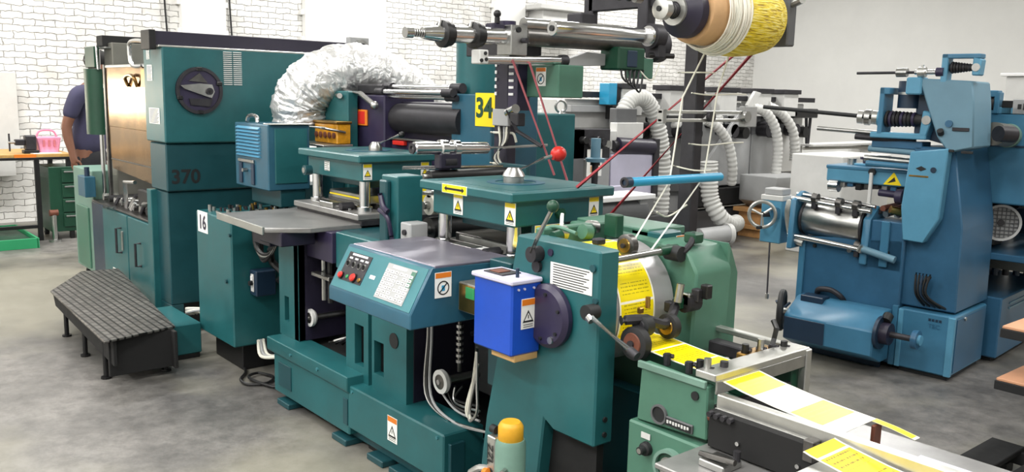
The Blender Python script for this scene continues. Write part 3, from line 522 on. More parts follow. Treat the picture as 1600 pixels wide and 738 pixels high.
part('lower_rail', MB().box((-3.9, 1.93, 0.03), (-2.5, 2.0, 0.095), 'teal_dark', 0.004).box((-3.3, 1.95, 0.0), (-2.55, 2.5, 0.03), 'black', 0), t)
for x, y in ((-4.08, 1.87), (-3.5, 1.87), (-3.2, 1.88), (-3.02, 1.88)): part('levelling_pad', MB().box((x, y, 0), (x + 0.13, y + 0.16, 0.03), 'teal_dark', 0.004).cyl((x + 0.065, y + 0.1, 0.03), (x + 0.065, y + 0.1, 0.055), 0.03, 'iron', seg=6), t)
sticker(t, (-2.985, 1.88, 0.205), NY, 0.075, 0.11, 'warn', 'orange')
mb = MB()
for x in (-3.9, -3.62): mb.cyl((x, 1.866, 0.305), (x, 1.858, 0.305), 0.008, 'teal_light', seg=6)
for x in (-3.32, -2.66): mb.cyl((x, 1.881, 0.275), (x, 1.874, 0.275), 0.007, 'teal_light', seg=6)
split('bolt', mb, t)
# columns that carry the deck; shade on their inner sides painted as black
def slotted(x0, x1, z0, z1, slots, hole=None):
    """plate in the y = 1.95 plane built around its slots"""
    mb = MB(); xs = sorted({x0, x1, *[s[0] for s in slots], *[s[1] for s in slots]})
    for a, b_ in zip(xs[:-1], xs[1:]):
        cut = [s for s in slots if s[0] <= a + 1e-6 and s[1] >= b_ - 1e-6]
        if cut:
            mb.box((a, 1.95, z0), (b_, 1.985, cut[0][2]), 'teal', 0); mb.box((a, 1.95, cut[0][3]), (b_, 1.985, z1), 'teal', 0)
        else: mb.box((a, 1.95, z0), (b_, 1.985, z1), 'teal', 0)
    for s in slots: mb.box((s[0] - 0.01, 1.986, s[2] - 0.01), (s[1] + 0.01, 1.99, s[3] + 0.01), 'black', 0)  # black backings paint in the dark of the slots
    if hole: mb.cyl((hole[0], 1.951, hole[1]), (hole[0], 1.946, hole[1]), hole[2], 'ink', seg=24)
    return mb
c = part('column', slotted(-4.2, -3.98, 0.338, 0.94, [(-4.14, -4.09, 0.42, 0.55)]).box((-4.03, 1.95, 0.338), (-3.98, 2.4, 0.94), 'purple_black', 0.003).box((-4.2, 1.985, 0.338), (-4.16, 2.4, 0.94), 'teal_dark', 0.003), t)
part('column', slotted(-3.5, -3.3, 0.296, 0.80, [(-3.42, -3.34, 0.37, 0.56)]).box((-3.3, 1.97, 0.29), (-3.27, 2.4, 0.8), 'black', 0.0), t)
part('column', slotted(-3.27, -2.99, 0.24, 0.80, [(-3.25, -3.17, 0.37, 0.52)], (-3.085, 0.555, 0.034)).box((-3.02, 1.985, 0.24), (-2.99, 2.4, 0.8), 'purple_black', 0.003).box((-3.27, 1.99, 0.24), (-3.02, 2.0, 0.8), 'black', 0), t)
part('deck', MB().box((-4.2, 2.08, 0.80), (-2.35, 2.66, 0.93), 'teal_dark', 0.006).box((-3.72, 2.02, 0.76), (-3.35, 2.08, 0.935), 'teal', 0.004).box((-4.0, 2.0, 0.78), (-3.72, 2.08, 0.93), 'plum', 0.003), t)
part('backdrop_plates', MB().box((-4.1, 2.4, 0.24), (-2.35, 2.44, 0.8), 'black_matte', 0.0).box((-2.98, 2.3, 0.3), (-2.5, 2.33, 0.78), 'grey_dark', 0.004).box((-3.9, 2.2, 0.4), (-3.5, 2.24, 0.68), 'grey_dark', 0.004), t)  # black backdrop sheet puts shade into the opening; grey plates are parts
mb = MB()
for k in range(10): mb.tube([(-3.85 + 0.03*k, 2.05 + 0.02*k, 0.35), (-3.7 + 0.02*k, 2.12, 0.40 + 0.012*k), (-3.52, 2.1 + 0.015*k, 0.36 + 0.02*k)], 0.008, ['steel', 'iron', 'black', 'steel_dark'][k % 4], 6, 4)
mb.cyl((-3.9, 2.05, 0.56), (-3.9, 2.05, 0.80), 0.012, 'steel', seg=8); mb.cyl((-3.83, 2.05, 0.56), (-3.83, 2.05, 0.80), 0.016, 'black', seg=8); mb.box((-3.92, 1.99, 0.69), (-3.74, 2.03, 0.71), 'steel', 0.003); split('link_rod', mb, t)
mb = MB()
for k in range(7): mb.cyl((-2.82, 2.1, 0.50 + k*0.025), (-2.82, 2.1, 0.512 + k*0.025), 0.016, 'steel', seg=10)
mb.cyl((-2.82, 2.1, 0.46), (-2.82, 2.1, 0.70), 0.009, 'steel_dark', seg=8); mb.tube([(-2.8, 2.15, 0.62), (-2.55, 2.15, 0.68)], 0.012, 'iron', 8); mb.cyl((-2.66, 2.3, 0.5), (-2.66, 2.24, 0.5), 0.05, 'black'); split('lift_screw', mb, t)
def handwheel(c, r, lab):
    t = T('handwheel', (c[0], c[1] + 0.02, c[2] - r), lab, 'handwheel')
    x, y, z = c
    part('rim', MB().lathe((x, y, z), (x, y + 0.03, z), [(0, r*0.72), (0.05, r), (0.6, r), (1, r*0.8), (1, r*0.3)], 'grey_light', 28, True), t)
    part('face', MB().lathe((x, y - 0.004, z), (x, y + 0.004, z), [(0, r*0.35), (0.4, r*0.62), (1, r*0.66)], 'steel_dark', 24).cyl((x, y - 0.008, z), (x, y, z), r*0.22, 'chrome', seg=12), t)
    part('shaft', MB().cyl((x, y + 0.03, z), (x, y + 0.2, z), r*0.35, 'steel', seg=14), t)
handwheel((-3.97, 2.0, 0.459), 0.045, 'small silver handwheel between the left columns of the press bed')
handwheel((-2.82, 2.0, 0.434), 0.05, 'small silver handwheel in the dark opening under the blue box')
mb = MB()
for k in range(3): mb.tube([(-2.93 + 0.012*k, 2.02, 0.79), (-2.935 + 0.014*k, 2.02, 0.6), (-2.92 + 0.02*k, 2.0, 0.36), (-2.75 + 0.02*k, 1.99, 0.30), (-2.5, 2.0, 0.32)], 0.006, ['steel', 'black', 'grey'][k], 8, 6)
for k in range(2): mb.tube([(-2.52, 1.96, 0.66), (-2.53 + 0.025*k, 1.95, 0.52), (-2.54 + 0.05*k, 1.94, 0.42), (-2.53, 1.94, 0.38 - 0.01*k), (-2.555 + 0.02*k, 1.94, 0.42), (-2.51, 1.96, 0.6)], 0.006, 'steel' if k else 'white_rope', 8, 6)
for k in range(4): mb.tube([(-2.9 + 0.06*k, 2.05, 0.38 + 0.02*k), (-2.75, 2.03, 0.33 + 0.015*k), (-2.55, 2.0, 0.35 + 0.02*k)], 0.005, ['grey', 'black', 'steel', 'black'][k], 6, 6)
one('hanging_cables', mb, 'grey looped cables hanging below the blue box in the press opening', 'cable', base=(-2.6, 2.0, 0.3))
# --- left die table
t = T('die_table', (-4.2, 2.0, 0.9), 'grey steel table plate with a pale front edge above cabinet 16', 'machine table')
part('plate', MB().prism([(-4.5, 1.76), (-3.9, 1.74), (-3.78, 1.92), (-3.78, 2.2), (-4.5, 2.22)], 'z', 0.928, 0.952, 'table_grey', 0.003), t)
part('front_edge', MB().prism([(-4.52, 1.752), (-3.9, 1.728), (-3.9, 1.74), (-4.52, 1.765)], 'z', 0.918, 0.957, 'alu', 0.002), t)
part('bracket', MB().box((-4.1, 1.8, 0.86), (-3.85, 1.98, 0.928), 'purple_black', 0.004).box((-4.4, 1.9, 0.80), (-4.2, 2.1, 0.928), 'purple_black', 0.004), t)
part('paper_tag', MB().quad((-3.9, 1.93, 0.905), X, Z, 0.085, 0.05, 'paper', 0.002), t)
# --- die cutters
def die_cutter(x0, x1, y0, y1, zt, zb, lab, near):
    cx, cy = (x0+x1)/2, (y0+y1)/2
    t = T('die_cutter', (cx, cy, zb - 0.06), lab, 'die cutter', 'die cutting heads')
    mb = MB().box((x0, y0, zt - 0.038), (x1, y1, zt), 'teal', 0.006); mb.box((x0 + 0.05, y0 + 0.06, zt), (x1 - 0.05, y1 - 0.06, zt + 0.001), 'teal', 0); mb.ring((cx, cy, zt), (cx, cy, zt + 0.004), 0.12, 0.085, 'teal_blue', 36)
    part('top_plate', mb, t)
    part('ram_block', MB().box((x0 + 0.05, y0 + 0.035, zt - 0.135), (x1 - 0.03, y1 - 0.03, zt - 0.036), 'teal', 0.006), t)
    part('platen', MB().box((x0 + 0.14, y0 + 0.12, zt - 0.175), (x1 - 0.1, y1 - 0.06, zt - 0.135), 'teal_dark', 0.004), t)
    for x in (x0 + 0.09, x1 - 0.065):
        for y in (y0 + 0.07, y1 - 0.07): part('guide_column', MB().lathe((x, y, zb), (x, y, zt - 0.13), [(0, 0.04), (0.16, 0.04), (0.18, 0.028), (1, 0.028)], 'chrome', 20), t)
    part('bed_plate', MB().box((x0 - 0.02, y0 - 0.02, zb - 0.03), (x1 + 0.02, y1 + 0.02, zb), 'table_grey', 0.004).box((x0 + 0.04, y0 + 0.16, zb), (x1 - 0.02, y1 - 0.16, zb + 0.035), 'steel_dark', 0.004).box((x0 - 0.02, y0 + 0.0, zb - 0.06), (x1 + 0.02, y1, zb - 0.03), 'iron', 0.003), t)
    mb = MB()
    for k in range(3): mb.box((x0 + 0.12, y0 + 0.02 + 0.05*k, zb), (x1 - 0.14, y0 + 0.035 + 0.05*k, zb + 0.012 + 0.012*k), ['chrome', 'steel_dark', 'alu'][k], 0.002)
    mb.box((cx - 0.06, y0 - 0.015, zb), (cx + 0.08, y0 + 0.05, zb + 0.03), 'steel', 0.004); mb.cyl((cx + 0.16, y0 - 0.01, zb + 0.02), (cx + 0.16, y0 + 0.06, zb + 0.02), 0.02, 'iron', seg=14); split('guide_rail', mb, t)
    return t
t1 = die_cutter(-3.03, -2.43, 2.035, 2.58, 1.248, 0.985, 'front die cutter with a red knobbed lever and double arrow stickers', 1)
mb = MB().lathe((-2.735, 2.30, 1.248), (-2.735, 2.30, 1.31), [(0, 0.043), (0.4, 0.043), (0.45, 0.048), (0.7, 0.04), (1, 0.024)], 'steel', 24); part('screw_collar', mb, t1)
lv = part('lever', MB().tube([(-2.735, 2.30, 1.29), (-2.70, 2.43, 1.345), (-2.68, 2.475, 1.36)], 0.0085, 'chrome', 10), t1)
part('lever_knob', MB().sphere((-2.675, 2.49, 1.365), 0.034, 'red', (1, 1, 0.95)).cyl((-2.68, 2.46, 1.355), (-2.675, 2.49, 1.362), 0.016, 'red'), lv, 'red ball knob')
sticker(t1, (-2.78, 2.035, 1.229), NY, 0.165, 0.036, 'arrow')
for c in ((-2.80, 2.07, 1.168), (-2.475, 2.07, 1.165)): sticker(t1, c, NY, 0.062, 0.085, 'warn')
sticker(t1, (-2.46, 2.49, 1.165), NX, 0.055, 0.085, 'warn')
part('label_bracket', MB().box((-2.47, 2.17, 1.075), (-2.462, 2.34, 1.118), 'teal_dark', 0.001), t1)
sticker(t1, (-2.462, 2.255, 1.095), NX, 0.15, 0.038, 'arrow')
split('feed_block', MB().box((-3.12, 2.0, 0.985), (-3.04, 2.09, 1.06), 'grey', 0.005).box((-2.80, 2.01, 0.986), (-2.62, 2.10, 1.012), 'grey_light', 0.003).box((-2.72, 2.0, 0.955), (-2.46, 2.014, 1.0), 'grey', 0.003).cyl((-3.08, 2.0, 1.02), (-3.08, 1.99, 1.02), 0.012, 'iron', seg=14), t1)
mb = MB().cyl((-2.46, 2.30, 1.155), (-2.44, 2.30, 1.155), 0.022, 'green_dark', seg=6); mb.tube([(-2.44, 2.30, 1.155), (-2.40, 2.26, 1.06)], 0.007, 'steel', 8); part('clamp_bolt', mb, t1)
t2 = die_cutter(-4.45, -3.79, 2.19, 2.68, 1.29, 1.0, 'rear die cutter with a small black lever, left of the teal post', 0)
mb = MB().lathe((-4.05, 2.44, 1.29), (-4.05, 2.44, 1.34), [(0, 0.036), (0.5, 0.036), (1, 0.02)], 'steel', 20); part('screw_collar', mb, t2)
lv = part('lever', MB().tube([(-4.05, 2.44, 1.325), (-4.01, 2.56, 1.375)], 0.0085, 'chrome', 8), t2); part('lever_knob', MB().sphere((-4.005, 2.575, 1.378), 0.018, 'black'), lv)
sticker(t2, (-3.82, 2.255, 1.205), NX, 0.05, 0.08, 'warn'); sticker(t2, (-3.82, 2.60, 1.205), NX, 0.05, 0.08, 'warn'); sticker(t2, (-4.18, 2.225, 1.21), NY, 0.055, 0.05, 'lines')
mb = MB().cyl((-4.3, 2.19, 1.18), (-4.3, 2.15, 1.18), 0.026, 'teal_dark', seg=14).cyl((-4.3, 2.155, 1.18), (-4.3, 2.145, 1.18), 0.015, 'steel', seg=12); part('clamp_bolt', mb, t2)
mb = MB().box((-4.3, 2.3, 1.03), (-3.9, 2.6, 1.075), 'steel', 0.004).box((-4.28, 2.29, 1.05), (-3.92, 2.295, 1.058), 'yellow', 0.001).box((-3.85, 2.4, 1.03), (-3.8, 2.6, 1.13), 'yellow', 0.003); split('die_block', mb, t2)
# --- teal post between the die cutters
t = T('support_post', (-3.2, 2.06, 0.9), 'square teal post standing between the two die cutters', 'machine post')
part('post', MB().box((-3.27, 2.0, 0.932), (-3.14, 2.13, 1.25), 'teal', 0.005), t)
mb = MB().box((-3.25, 1.975, 0.96), (-3.19, 2.0, 1.23), 'teal_dark', 0.006); mb.tube([(-3.17, 1.99, 0.98), (-3.17, 1.97, 1.07), (-3.24, 1.97, 1.10)], 0.01, 'plum', 8, 4); mb.tube([(-3.23, 1.97, 1.17), (-3.2, 1.965, 1.12), (-3.17, 1.97, 1.10)], 0.012, 'plum', 8, 4); split('bracket', mb, t)
# --- rollers between the cutters
t = T('feed_rollers', (-3.25, 2.5, 0.9), 'stack of black, chrome and paper covered rollers behind the teal post', 'rollers')
for y0, y1, x, z, r, mt in ((2.2, 2.66, -3.2, 1.235, 0.03, 'black'), (2.2, 2.66, -3.2, 1.165, 0.022, 'chrome'), (2.2, 2.66, -3.2, 1.11, 0.045, 'cone'), (2.2, 2.66, -3.2, 1.0, 0.055, 'black'), (2.22, 2.64, -3.12, 1.17, 0.02, 'steel')):
    part('roller', MB().cyl((x, y0, z), (x, y1, z), r, mt).cyl((x, y0 - 0.03, z), (x, y0, z), r*0.4, 'steel', seg=12), t)
part('side_plate', MB().box((-3.28, 2.66, 0.93), (-3.08, 2.69, 1.28), 'teal_dark', 0.004), t)
part('tie_bar', MB().cyl((-3.35, 2.16, 1.265), (-3.2, 2.62, 1.268), 0.009, 'chrome', seg=10), t)
# --- control console
t = T('control_console', (-2.72, 1.8, 0.79), 'teal sloped control console with push buttons and a keypad', 'control panel')
pr = [(1.60, 0.80), (1.60, 0.852), (1.69, 1.010), (2.0, 1.002), (2.0, 0.80)]
part('housing', MB().prism(pr, 'x', -3.005, -2.432, 'teal_blue', 0.004), t)
part('table_top', MB().box((-2.99, 1.70, 1.003), (-2.432, 2.04, 1.014), 'table', 0.003), t)
n_ = V((0, -0.158, 0.09)).normalized(); up_ = V((0, 0.09, 0.158)).normalized(); rt_ = V(X)
def face(u, w, h=0.0):   # point on the sloped face: u along x, w up the slope
    return V((u, 1.60, 0.852)) + up_*w + n_*h
part('face_plate', MB().quad(face(-2.7185, 0.09, 0.0), rt_, up_, 0.55, 0.165, 'teal_light', 0.002), t)
p = part('button_panel', MB().quad(face(-2.88, 0.098, 0.0022), rt_, up_, 0.165, 0.115, 'iron', 0.002), t)
for u, w, mt, r, h in ((-2.945, 0.056, 'red', 0.013, 0.018), (-2.905, 0.058, 'green_knob', 0.008, 0.008), (-2.855, 0.06, 'red', 0.016, 0.018), (-2.815, 0.058, 'brass', 0.009, 0.01)):
    part('push_button', MB().cyl(face(u, w, 0.003), face(u, w, h*0.5), r*1.15, 'black', seg=20).lathe(face(u, w, h*0.4), face(u, w, h), [(0, r*0.8), (0.5, r), (1, r*0.75)], mt, 20), p)
for u in (-2.935, -2.895, -2.855, -2.82): part('selector_knob', MB().cyl(face(u, 0.108, 0.003), face(u, 0.108, 0.006), 0.013, 'steel', seg=16).box(face(u, 0.1, 0.006) - V((0.003, 0.004, 0)), face(u, 0.116, 0.014) + V((0.003, 0.004, 0)), 'black', 0.001).quad(face(u, 0.132, 0.0042), rt_, up_, 0.022, 0.007, 'white', 0.0005), p)
part('panel_strip', MB().quad(face(-2.88, 0.148, 0.0042), rt_, up_, 0.11, 0.008, 'white', 0.001), p)
part('name_plate', MB().quad(face(-2.745, 0.085, 0.0022), rt_, up_, 0.035, 0.014, 'white', 0.001), t)
p = part('keypad', MB().quad(face(-2.59, 0.088, 0.0022), rt_, up_, 0.185, 0.135, 'grey', 0.002).quad(face(-2.60, 0.146, 0.0044), rt_, up_, 0.09, 0.01, 'white', 0.001), t)
mb = MB()
for i in range(6):
    for j in range(7):
        if i == 3 and j % 2: continue
        mb.quad(face(-2.665 + i*0.03, 0.034 + j*0.0155, 0.0044), rt_, up_, 0.023, 0.0105, 'white' if (i*3 + j) % 4 else 'grey_light', 0.002)
        mb.quad(face(-2.665 + i*0.03, 0.034 + j*0.0155, 0.0064), rt_, up_, 0.012, 0.003, 'grey_dark', 0.0004)
part('key_rows', mb, p)
mb = MB().quad(face(-2.51, 0.118, 0.0044), rt_, up_, 0.026, 0.06, 'sage', 0.001); part('display', mb, p)
sticker(t, (-2.432, 1.735, 0.945), NX, 0.07, 0.09, 'stop')
# --- brass coloured box and blue box
mb = MB().box((-2.43, 1.80, 0.845), (-2.30, 1.93, 0.95), 'panel_grey', 0.004).box((-2.42, 1.796, 0.85), (-2.31, 1.80, 0.945), 'brass', 0.002).box((-2.38, 1.794, 0.90), (-2.33, 1.797, 0.94), 'green_knob', 0.001).box((-2.432, 1.93, 0.845), (-2.3, 2.05, 0.95), 'teal_dark', 0.003)
one('connector_box', mb, 'small brass fronted box between the console and the blue box', 'box')
t = T('control_box', (-2.175, 1.81, 0.77), 'bright blue metal box with a warning sticker hung on the teal frame', 'electrical box')
part('body', MB().box((-2.275, 1.75, 0.768), (-2.075, 1.875, 1.008), 'blue_bright', 0.006), t)
part('lid', MB().box((-2.282, 1.742, 1.004), (-2.068, 1.875, 1.02), 'lilac', 0.004).box((-2.25, 1.77, 1.02), (-2.15, 1.85, 1.024), 'iron', 0.002).box((-2.23, 1.78, 1.024), (-2.18, 1.83, 1.027), 'rust', 0.002).cyl((-2.11, 1.80, 1.02), (-2.11, 1.80, 1.05), 0.006, 'navy', seg=8), t)
part('cardboard_pad', MB().prism([(-2.2, 1.77), (-2.08, 1.77), (-2.08, 1.87), (-2.2, 1.87)], 'z', 0.745, 0.768, 'cardboard', 0.002), t)
sticker(t, (-2.075, 1.818, 0.905), NX, 0.058, 0.1, 'warn', 'orange')
mb = MB()
for y in (1.775, 1.8, 1.84, 1.86): mb.cyl((-2.076, y, 0.988), (-2.07, y, 0.988), 0.004, 'lilac', seg=8)
split('screw', mb, t)

# --- chrome winding spindle above the middle of the press
t = T('winding_spindle', (-3.2, 2.3, 1.25), 'thick chrome spindle with a long thin rod left of the black post', 'spindle')
part('spindle', MB().lathe((-3.2, 2.115, 1.364), (-3.2, 2.53, 1.357), [(0, 0.022), (0.02, 0.028), (0.33, 0.028), (0.34, 0.038), (0.42, 0.038), (0.43, 0.028), (0.5, 0.028), (0.51, 0.038), (0.58, 0.038), (0.6, 0.028), (0.98, 0.027), (1, 0.02)], 'chrome', 28).ring((-3.2, 2.108, 1.364), (-3.2, 2.116, 1.364), 0.024, 0.012, 'iron', 20), t)
part('rod', MB().cyl((-3.2, 2.53, 1.357), (-3.2, 2.90, 1.364), 0.0065, 'chrome', seg=10), t)
part('clamp', MB().box((-3.22, 2.24, 1.27), (-3.17, 2.36, 1.34), 'purple_black', 0.006).cyl((-3.2, 2.27, 1.30), (-3.2, 2.33, 1.30), 0.034, 'iron', seg=18), t)
# ================================================================ drum station, web and delivery
t = T('drum_station', (-2.0, 2.1, 0), 'teal drum frame with a dark flywheel disc at the front end of the press', 'printing unit')
part('near_frame', MB().prism([(-2.21, 1.14), (-1.818, 1.14), (-1.818, 0.515), (-2.005, 0.515), (-2.05, 0.54), (-2.11, 0.0), (-2.42, 0.0), (-2.36, 0.46), (-2.27, 0.85)], 'y', 1.88, 1.965, 'teal', 0.006), t)
part('far_frame', MB().prism([(-2.42, 0), (-1.80, 0), (-1.76, 0.7), (-1.75, 1.04), (-1.80, 1.12), (-2.36, 1.14)], 'y', 2.26, 2.45, 'sage', 0.008), t)
part('gear_cover', MB().prism([(2.44, 0.72), (2.50, 0.72), (2.50, 1.02), (2.46, 1.10), (2.44, 1.13)], 'x', -2.1, -1.76, 'sage', 0.006).box((-2.36, 2.3, 1.12), (-2.0, 2.5, 1.15), 'sage', 0.004), t)
part('rear_frame', MB().box((-2.42, 1.93, 0.55), (-2.3, 2.26, 1.02), 'teal_dark', 0.004).box((-2.4, 1.93, 0.1), (-1.85, 1.96, 0.5), 'black_matte', 0).box((-2.3, 2.2, 0.1), (-1.8, 2.26, 0.6), 'teal_dark', 0.004), t)  # black sheet painted in for the dark space under the near frame
dr = part('impression_drum', MB().lathe((-2.03, 1.972, 0.92), (-2.03, 2.25, 0.92), [(0, 0.16), (0, 0.196), (0.01, 0.2), (0.99, 0.2), (1, 0.196), (1, 0.1)], 'drum_grey', 64), t)
fw = part('flywheel', MB().lathe((-2.03, 1.878, 0.90), (-2.03, 1.845, 0.90), [(0, 0.098), (0.1, 0.105), (0.6, 0.105), (0.8, 0.098), (1, 0.09)], 'plum', 48), t)
mb = MB()
for k in range(6): a = k*PI/3 + 0.4; mb.cyl((-2.03 + 0.075*math.cos(a), 1.846, 0.90 + 0.075*math.sin(a)), (-2.03 + 0.075*math.cos(a), 1.839, 0.90 + 0.075*math.sin(a)), 0.006, 'ink', seg=8)
mb.cyl((-1.99, 1.846, 0.83), (-1.99, 1.838, 0.83), 0.012, 'steel', seg=8); split('flywheel_bolt', mb, fw)
sticker(t, (-1.943, 1.88, 1.037), NY, 0.19, 0.078, 'lines')
k1 = part('clamp_lever', MB().cyl((-2.095, 1.88, 1.093), (-2.095, 1.84, 1.093), 0.026, 'iron', seg=20).cyl((-2.10, 1.882, 1.05), (-2.10, 1.868, 1.05), 0.02, 'iron', seg=14).tube([(-2.095, 1.845, 1.10), (-2.065, 1.84, 1.15), (-2.0, 1.84, 1.25)], 0.007, 'steel', 8), t)
part('lever_knob', MB().sphere((-1.995, 1.84, 1.262), 0.02, 'green_dark'), k1)
k2 = part('tension_lever', MB().cyl((-1.83, 1.88, 0.955), (-1.83, 1.835, 0.955), 0.024, 'ink', seg=18).cyl((-1.82, 1.84, 0.945), (-1.805, 1.84, 0.935), 0.014, 'steel', seg=10).tube([(-1.81, 1.84, 0.945), (-1.64, 1.835, 0.882)], 0.0085, 'chrome', 10), t)
part('lever_knob', MB().cyl((-1.645, 1.835, 0.884), (-1.615, 1.835, 0.872), 0.013, 'iron', seg=12), k2)
mb = MB().cyl((-1.845, 1.882, 1.085), (-1.845, 1.872, 1.085), 0.012, 'teal_dark', seg=12).cyl((-2.04, 1.882, 1.105), (-2.04, 1.875, 1.105), 0.012, 'plum', seg=12)
for z in (0.60, 0.55): mb.cyl((-1.82, 1.925, z), (-1.812, 1.925, z), 0.009, 'ink', seg=10)
mb.cyl((-1.83, 1.882, 0.985), (-1.83, 1.872, 0.985), 0.01, 'teal_dark', seg=10); split('bolt', mb, t)
def wheel(x, y, z, r, w, mt, hub='brass', nm='pinch_wheel'):
    return part(nm, MB().lathe((x, y, z), (x, y + w, z), [(0, r*0.3), (0, r*0.8), (0.1, r), (0.9, r), (1, r*0.8)], mt, 28).lathe((x, y - 0.004, z), (x, y + 0.004, z), [(0, r*0.2), (0, r*0.62), (1, r*0.7)], hub, 24).cyl((x, y - 0.012, z), (x, y, z), r*0.22, 'iron', seg=10), t)
wheel(-1.735, 2.10, 0.892, 0.04, 0.03, 'rubber'); wheel(-1.88, 2.05, 1.135, 0.036, 0.03, 'steel_dark'); wheel(-1.735, 1.945, 0.862, 0.052, 0.035, 'rubber', 'rust'); wheel(-1.74, 1.98, 0.91, 0.034, 0.04, 'ink', 'iron')
part('idler_bar', MB().cyl((-1.85, 1.93, 1.10), (-1.84, 2.24, 1.112), 0.011, 'steel', seg=14).cyl((-1.845, 2.18, 1.11), (-1.84, 2.26, 1.112), 0.016, 'green_dark', seg=14), t)
mb = MB().tube([(-1.77, 1.93, 0.93), (-1.74, 2.0, 0.93), (-1.73, 2.08, 0.905), (-1.74, 2.13, 0.92), (-1.78, 2.2, 0.95)], 0.016, 'iron', 8, 4)
for k in range(5): mb.box((-1.80 + 0.02*k, 2.16 + 0.02*k, 0.92 + 0.012*k), (-1.77 + 0.02*k, 2.19 + 0.02*k, 0.955 + 0.015*k), ['iron', 'green_dark', 'steel', 'iron', 'black'][k], 0.004)
mb.cyl((-1.75, 2.17, 0.96), (-1.745, 2.175, 1.02), 0.013, 'steel', seg=10); mb.cyl((-1.75, 2.2, 0.95), (-1.75, 2.26, 0.95), 0.03, 'iron', seg=14); mb.box((-1.79, 2.02, 0.935), (-1.775, 2.04, 0.955), 'brass', 0.003); mb.cyl((-1.78, 2.06, 0.95), (-1.78, 2.06, 0.985), 0.008, 'brass', seg=8); split('pinch_arm', mb, t)
mb = MB()
for k in range(7):
    y = 1.96 + 0.045*k; mb.cyl((-2.12 - 0.03*(k % 3), y, 1.135 + 0.01*(k % 2)), (-2.12 - 0.03*(k % 3), y + 0.035, 1.14), 0.02 + 0.006*(k % 2), ['green_dark', 'steel', 'iron', 'sage'][k % 4], seg=14)
mb.box((-2.2, 1.95, 1.10), (-2.16, 2.3, 1.16), 'sage', 0.005); mb.box((-2.12, 2.2, 1.12), (-2.06, 2.24, 1.2), 'green_dark', 0.004); mb.tube([(-2.2, 1.98, 1.15), (-2.15, 2.0, 1.165), (-2.05, 2.0, 1.155)], 0.007, 'sage', 8, 4); mb.box((-2.0, 2.02, 1.125), (-1.97, 2.06, 1.145), 'iron', 0.004); split('inking_roller', mb, t)
mb = MB().box((-2.08, 2.30, 1.0), (-1.95, 2.42, 1.145), 'teal', 0.005); part('motor_cover', mb, t)
sticker(t, (-1.945, 2.42, 1.10), NX, 0.075, 0.06, 'warn', 'orange')
mb = MB().cyl((-1.86, 2.24, 1.10), (-1.80, 2.24, 1.10), 0.026, 'ink', seg=18).tube([(-1.81, 2.25, 1.10), (-1.80, 2.28, 1.13), (-1.81, 2.31, 1.16)], 0.011, 'iron', 8, 4).box((-1.84, 2.29, 1.13), (-1.79, 2.34, 1.165), 'green_dark', 0.006); part('side_clamp', mb, t)
# --- the printed label web
arc = [(-2.03 + 0.2025*math.cos(math.radians(a)), 0.92 + 0.2025*math.sin(math.radians(a))) for a in range(112, -22, -4)]
path = [(-2.42, 1.03), (-2.3, 1.06)] + arc + [(-1.815, 0.843), (-1.76, 0.846), (-1.7, 0.84), (-1.6, 0.832), (-1.43, 0.826)]
one('label_web', MB().strip(path[::-1], 1.985, 2.15, 'web'), 'long yellow printed label web running over the steel drum', 'label web', base=(-2.0, 2.07, 0.83))
# --- delivery stand
t = T('delivery_stand', (-1.5, 2.1, 0), 'sage green delivery stand with round ports in front of the drum', 'machine stand')
part('near_panel', MB().prism([(-1.68, 0.822), (-1.435, 0.812), (-1.43, 0.655), (-1.69, 0.64)], 'y', 1.93, 1.965, 'sage', 0.004), t)
part('lower_body', MB().box((-1.71, 1.915, 0.0), (-1.08, 2.42, 0.638), 'sage', 0.006), t)
part('side_wall', MB().box((-1.68, 2.36, 0.64), (-1.44, 2.40, 0.8), 'green_dark', 0.004).box((-1.46, 1.97, 0.64), (-1.44, 2.36, 0.74), 'iron', 0.003), t)
part('cross_bar', MB().box((-1.485, 1.935, 0.828), (-1.415, 2.41, 0.85), 'alu', 0.003).box((-1.422, 1.945, 0.79), (-1.415, 2.41, 0.83), 'steel', 0.002).cyl((-1.45, 2.02, 0.85), (-1.45, 2.02, 0.866), 0.012, 'iron', seg=14), t)
part('top_trim', MB().prism([(-1.69, 1.922), (-1.44, 1.922), (-1.44, 1.935), (-1.69, 1.935)], 'z', 0.805, 0.826, 'sage_pale', 0.002), t)
part('far_post', MB().box((-1.435, 2.385, 0.0), (-1.41, 2.415, 0.845), 'alu', 0.003), t)
part('side_bar', MB().box((-1.78, 2.385, 0.828), (-1.43, 2.415, 0.846), 'alu', 0.003).box((-1.72, 2.30, 0.78), (-1.44, 2.35, 0.82), 'iron', 0.004), t)
mb = MB().cyl((-1.475, 1.931, 0.775), (-1.475, 1.925, 0.775), 0.013, 'ink', seg=18); part('port_hole', mb, t)
mb = MB().ring((-1.60, 1.931, 0.683), (-1.60, 1.922, 0.683), 0.03, 0.024, 'grey_dark', 24).cyl((-1.60, 1.931, 0.683), (-1.60, 1.926, 0.683), 0.026, 'ink', seg=24); part('round_port', mb, t)
mb = MB().box((-1.575, 1.922, 0.660), (-1.475, 1.931, 0.687), 'grey_dark', 0.002).box((-1.572, 1.920, 0.663), (-1.478, 1.9225, 0.684), 'ink', 0.001)
for k in range(8): mb.box((-1.565 + k*0.0105, 1.9185, 0.669 + (k % 3 == 1)*0.002), (-1.558 + k*0.0105, 1.9205, 0.679), 'grey_light', 0.0005)
part('name_plate', mb, t)
mb = MB().quad((-1.635, 1.913, 0.608), X, Z, 0.035, 0.018, 'grey_light', 0.002); part('switch_tag', mb, t)
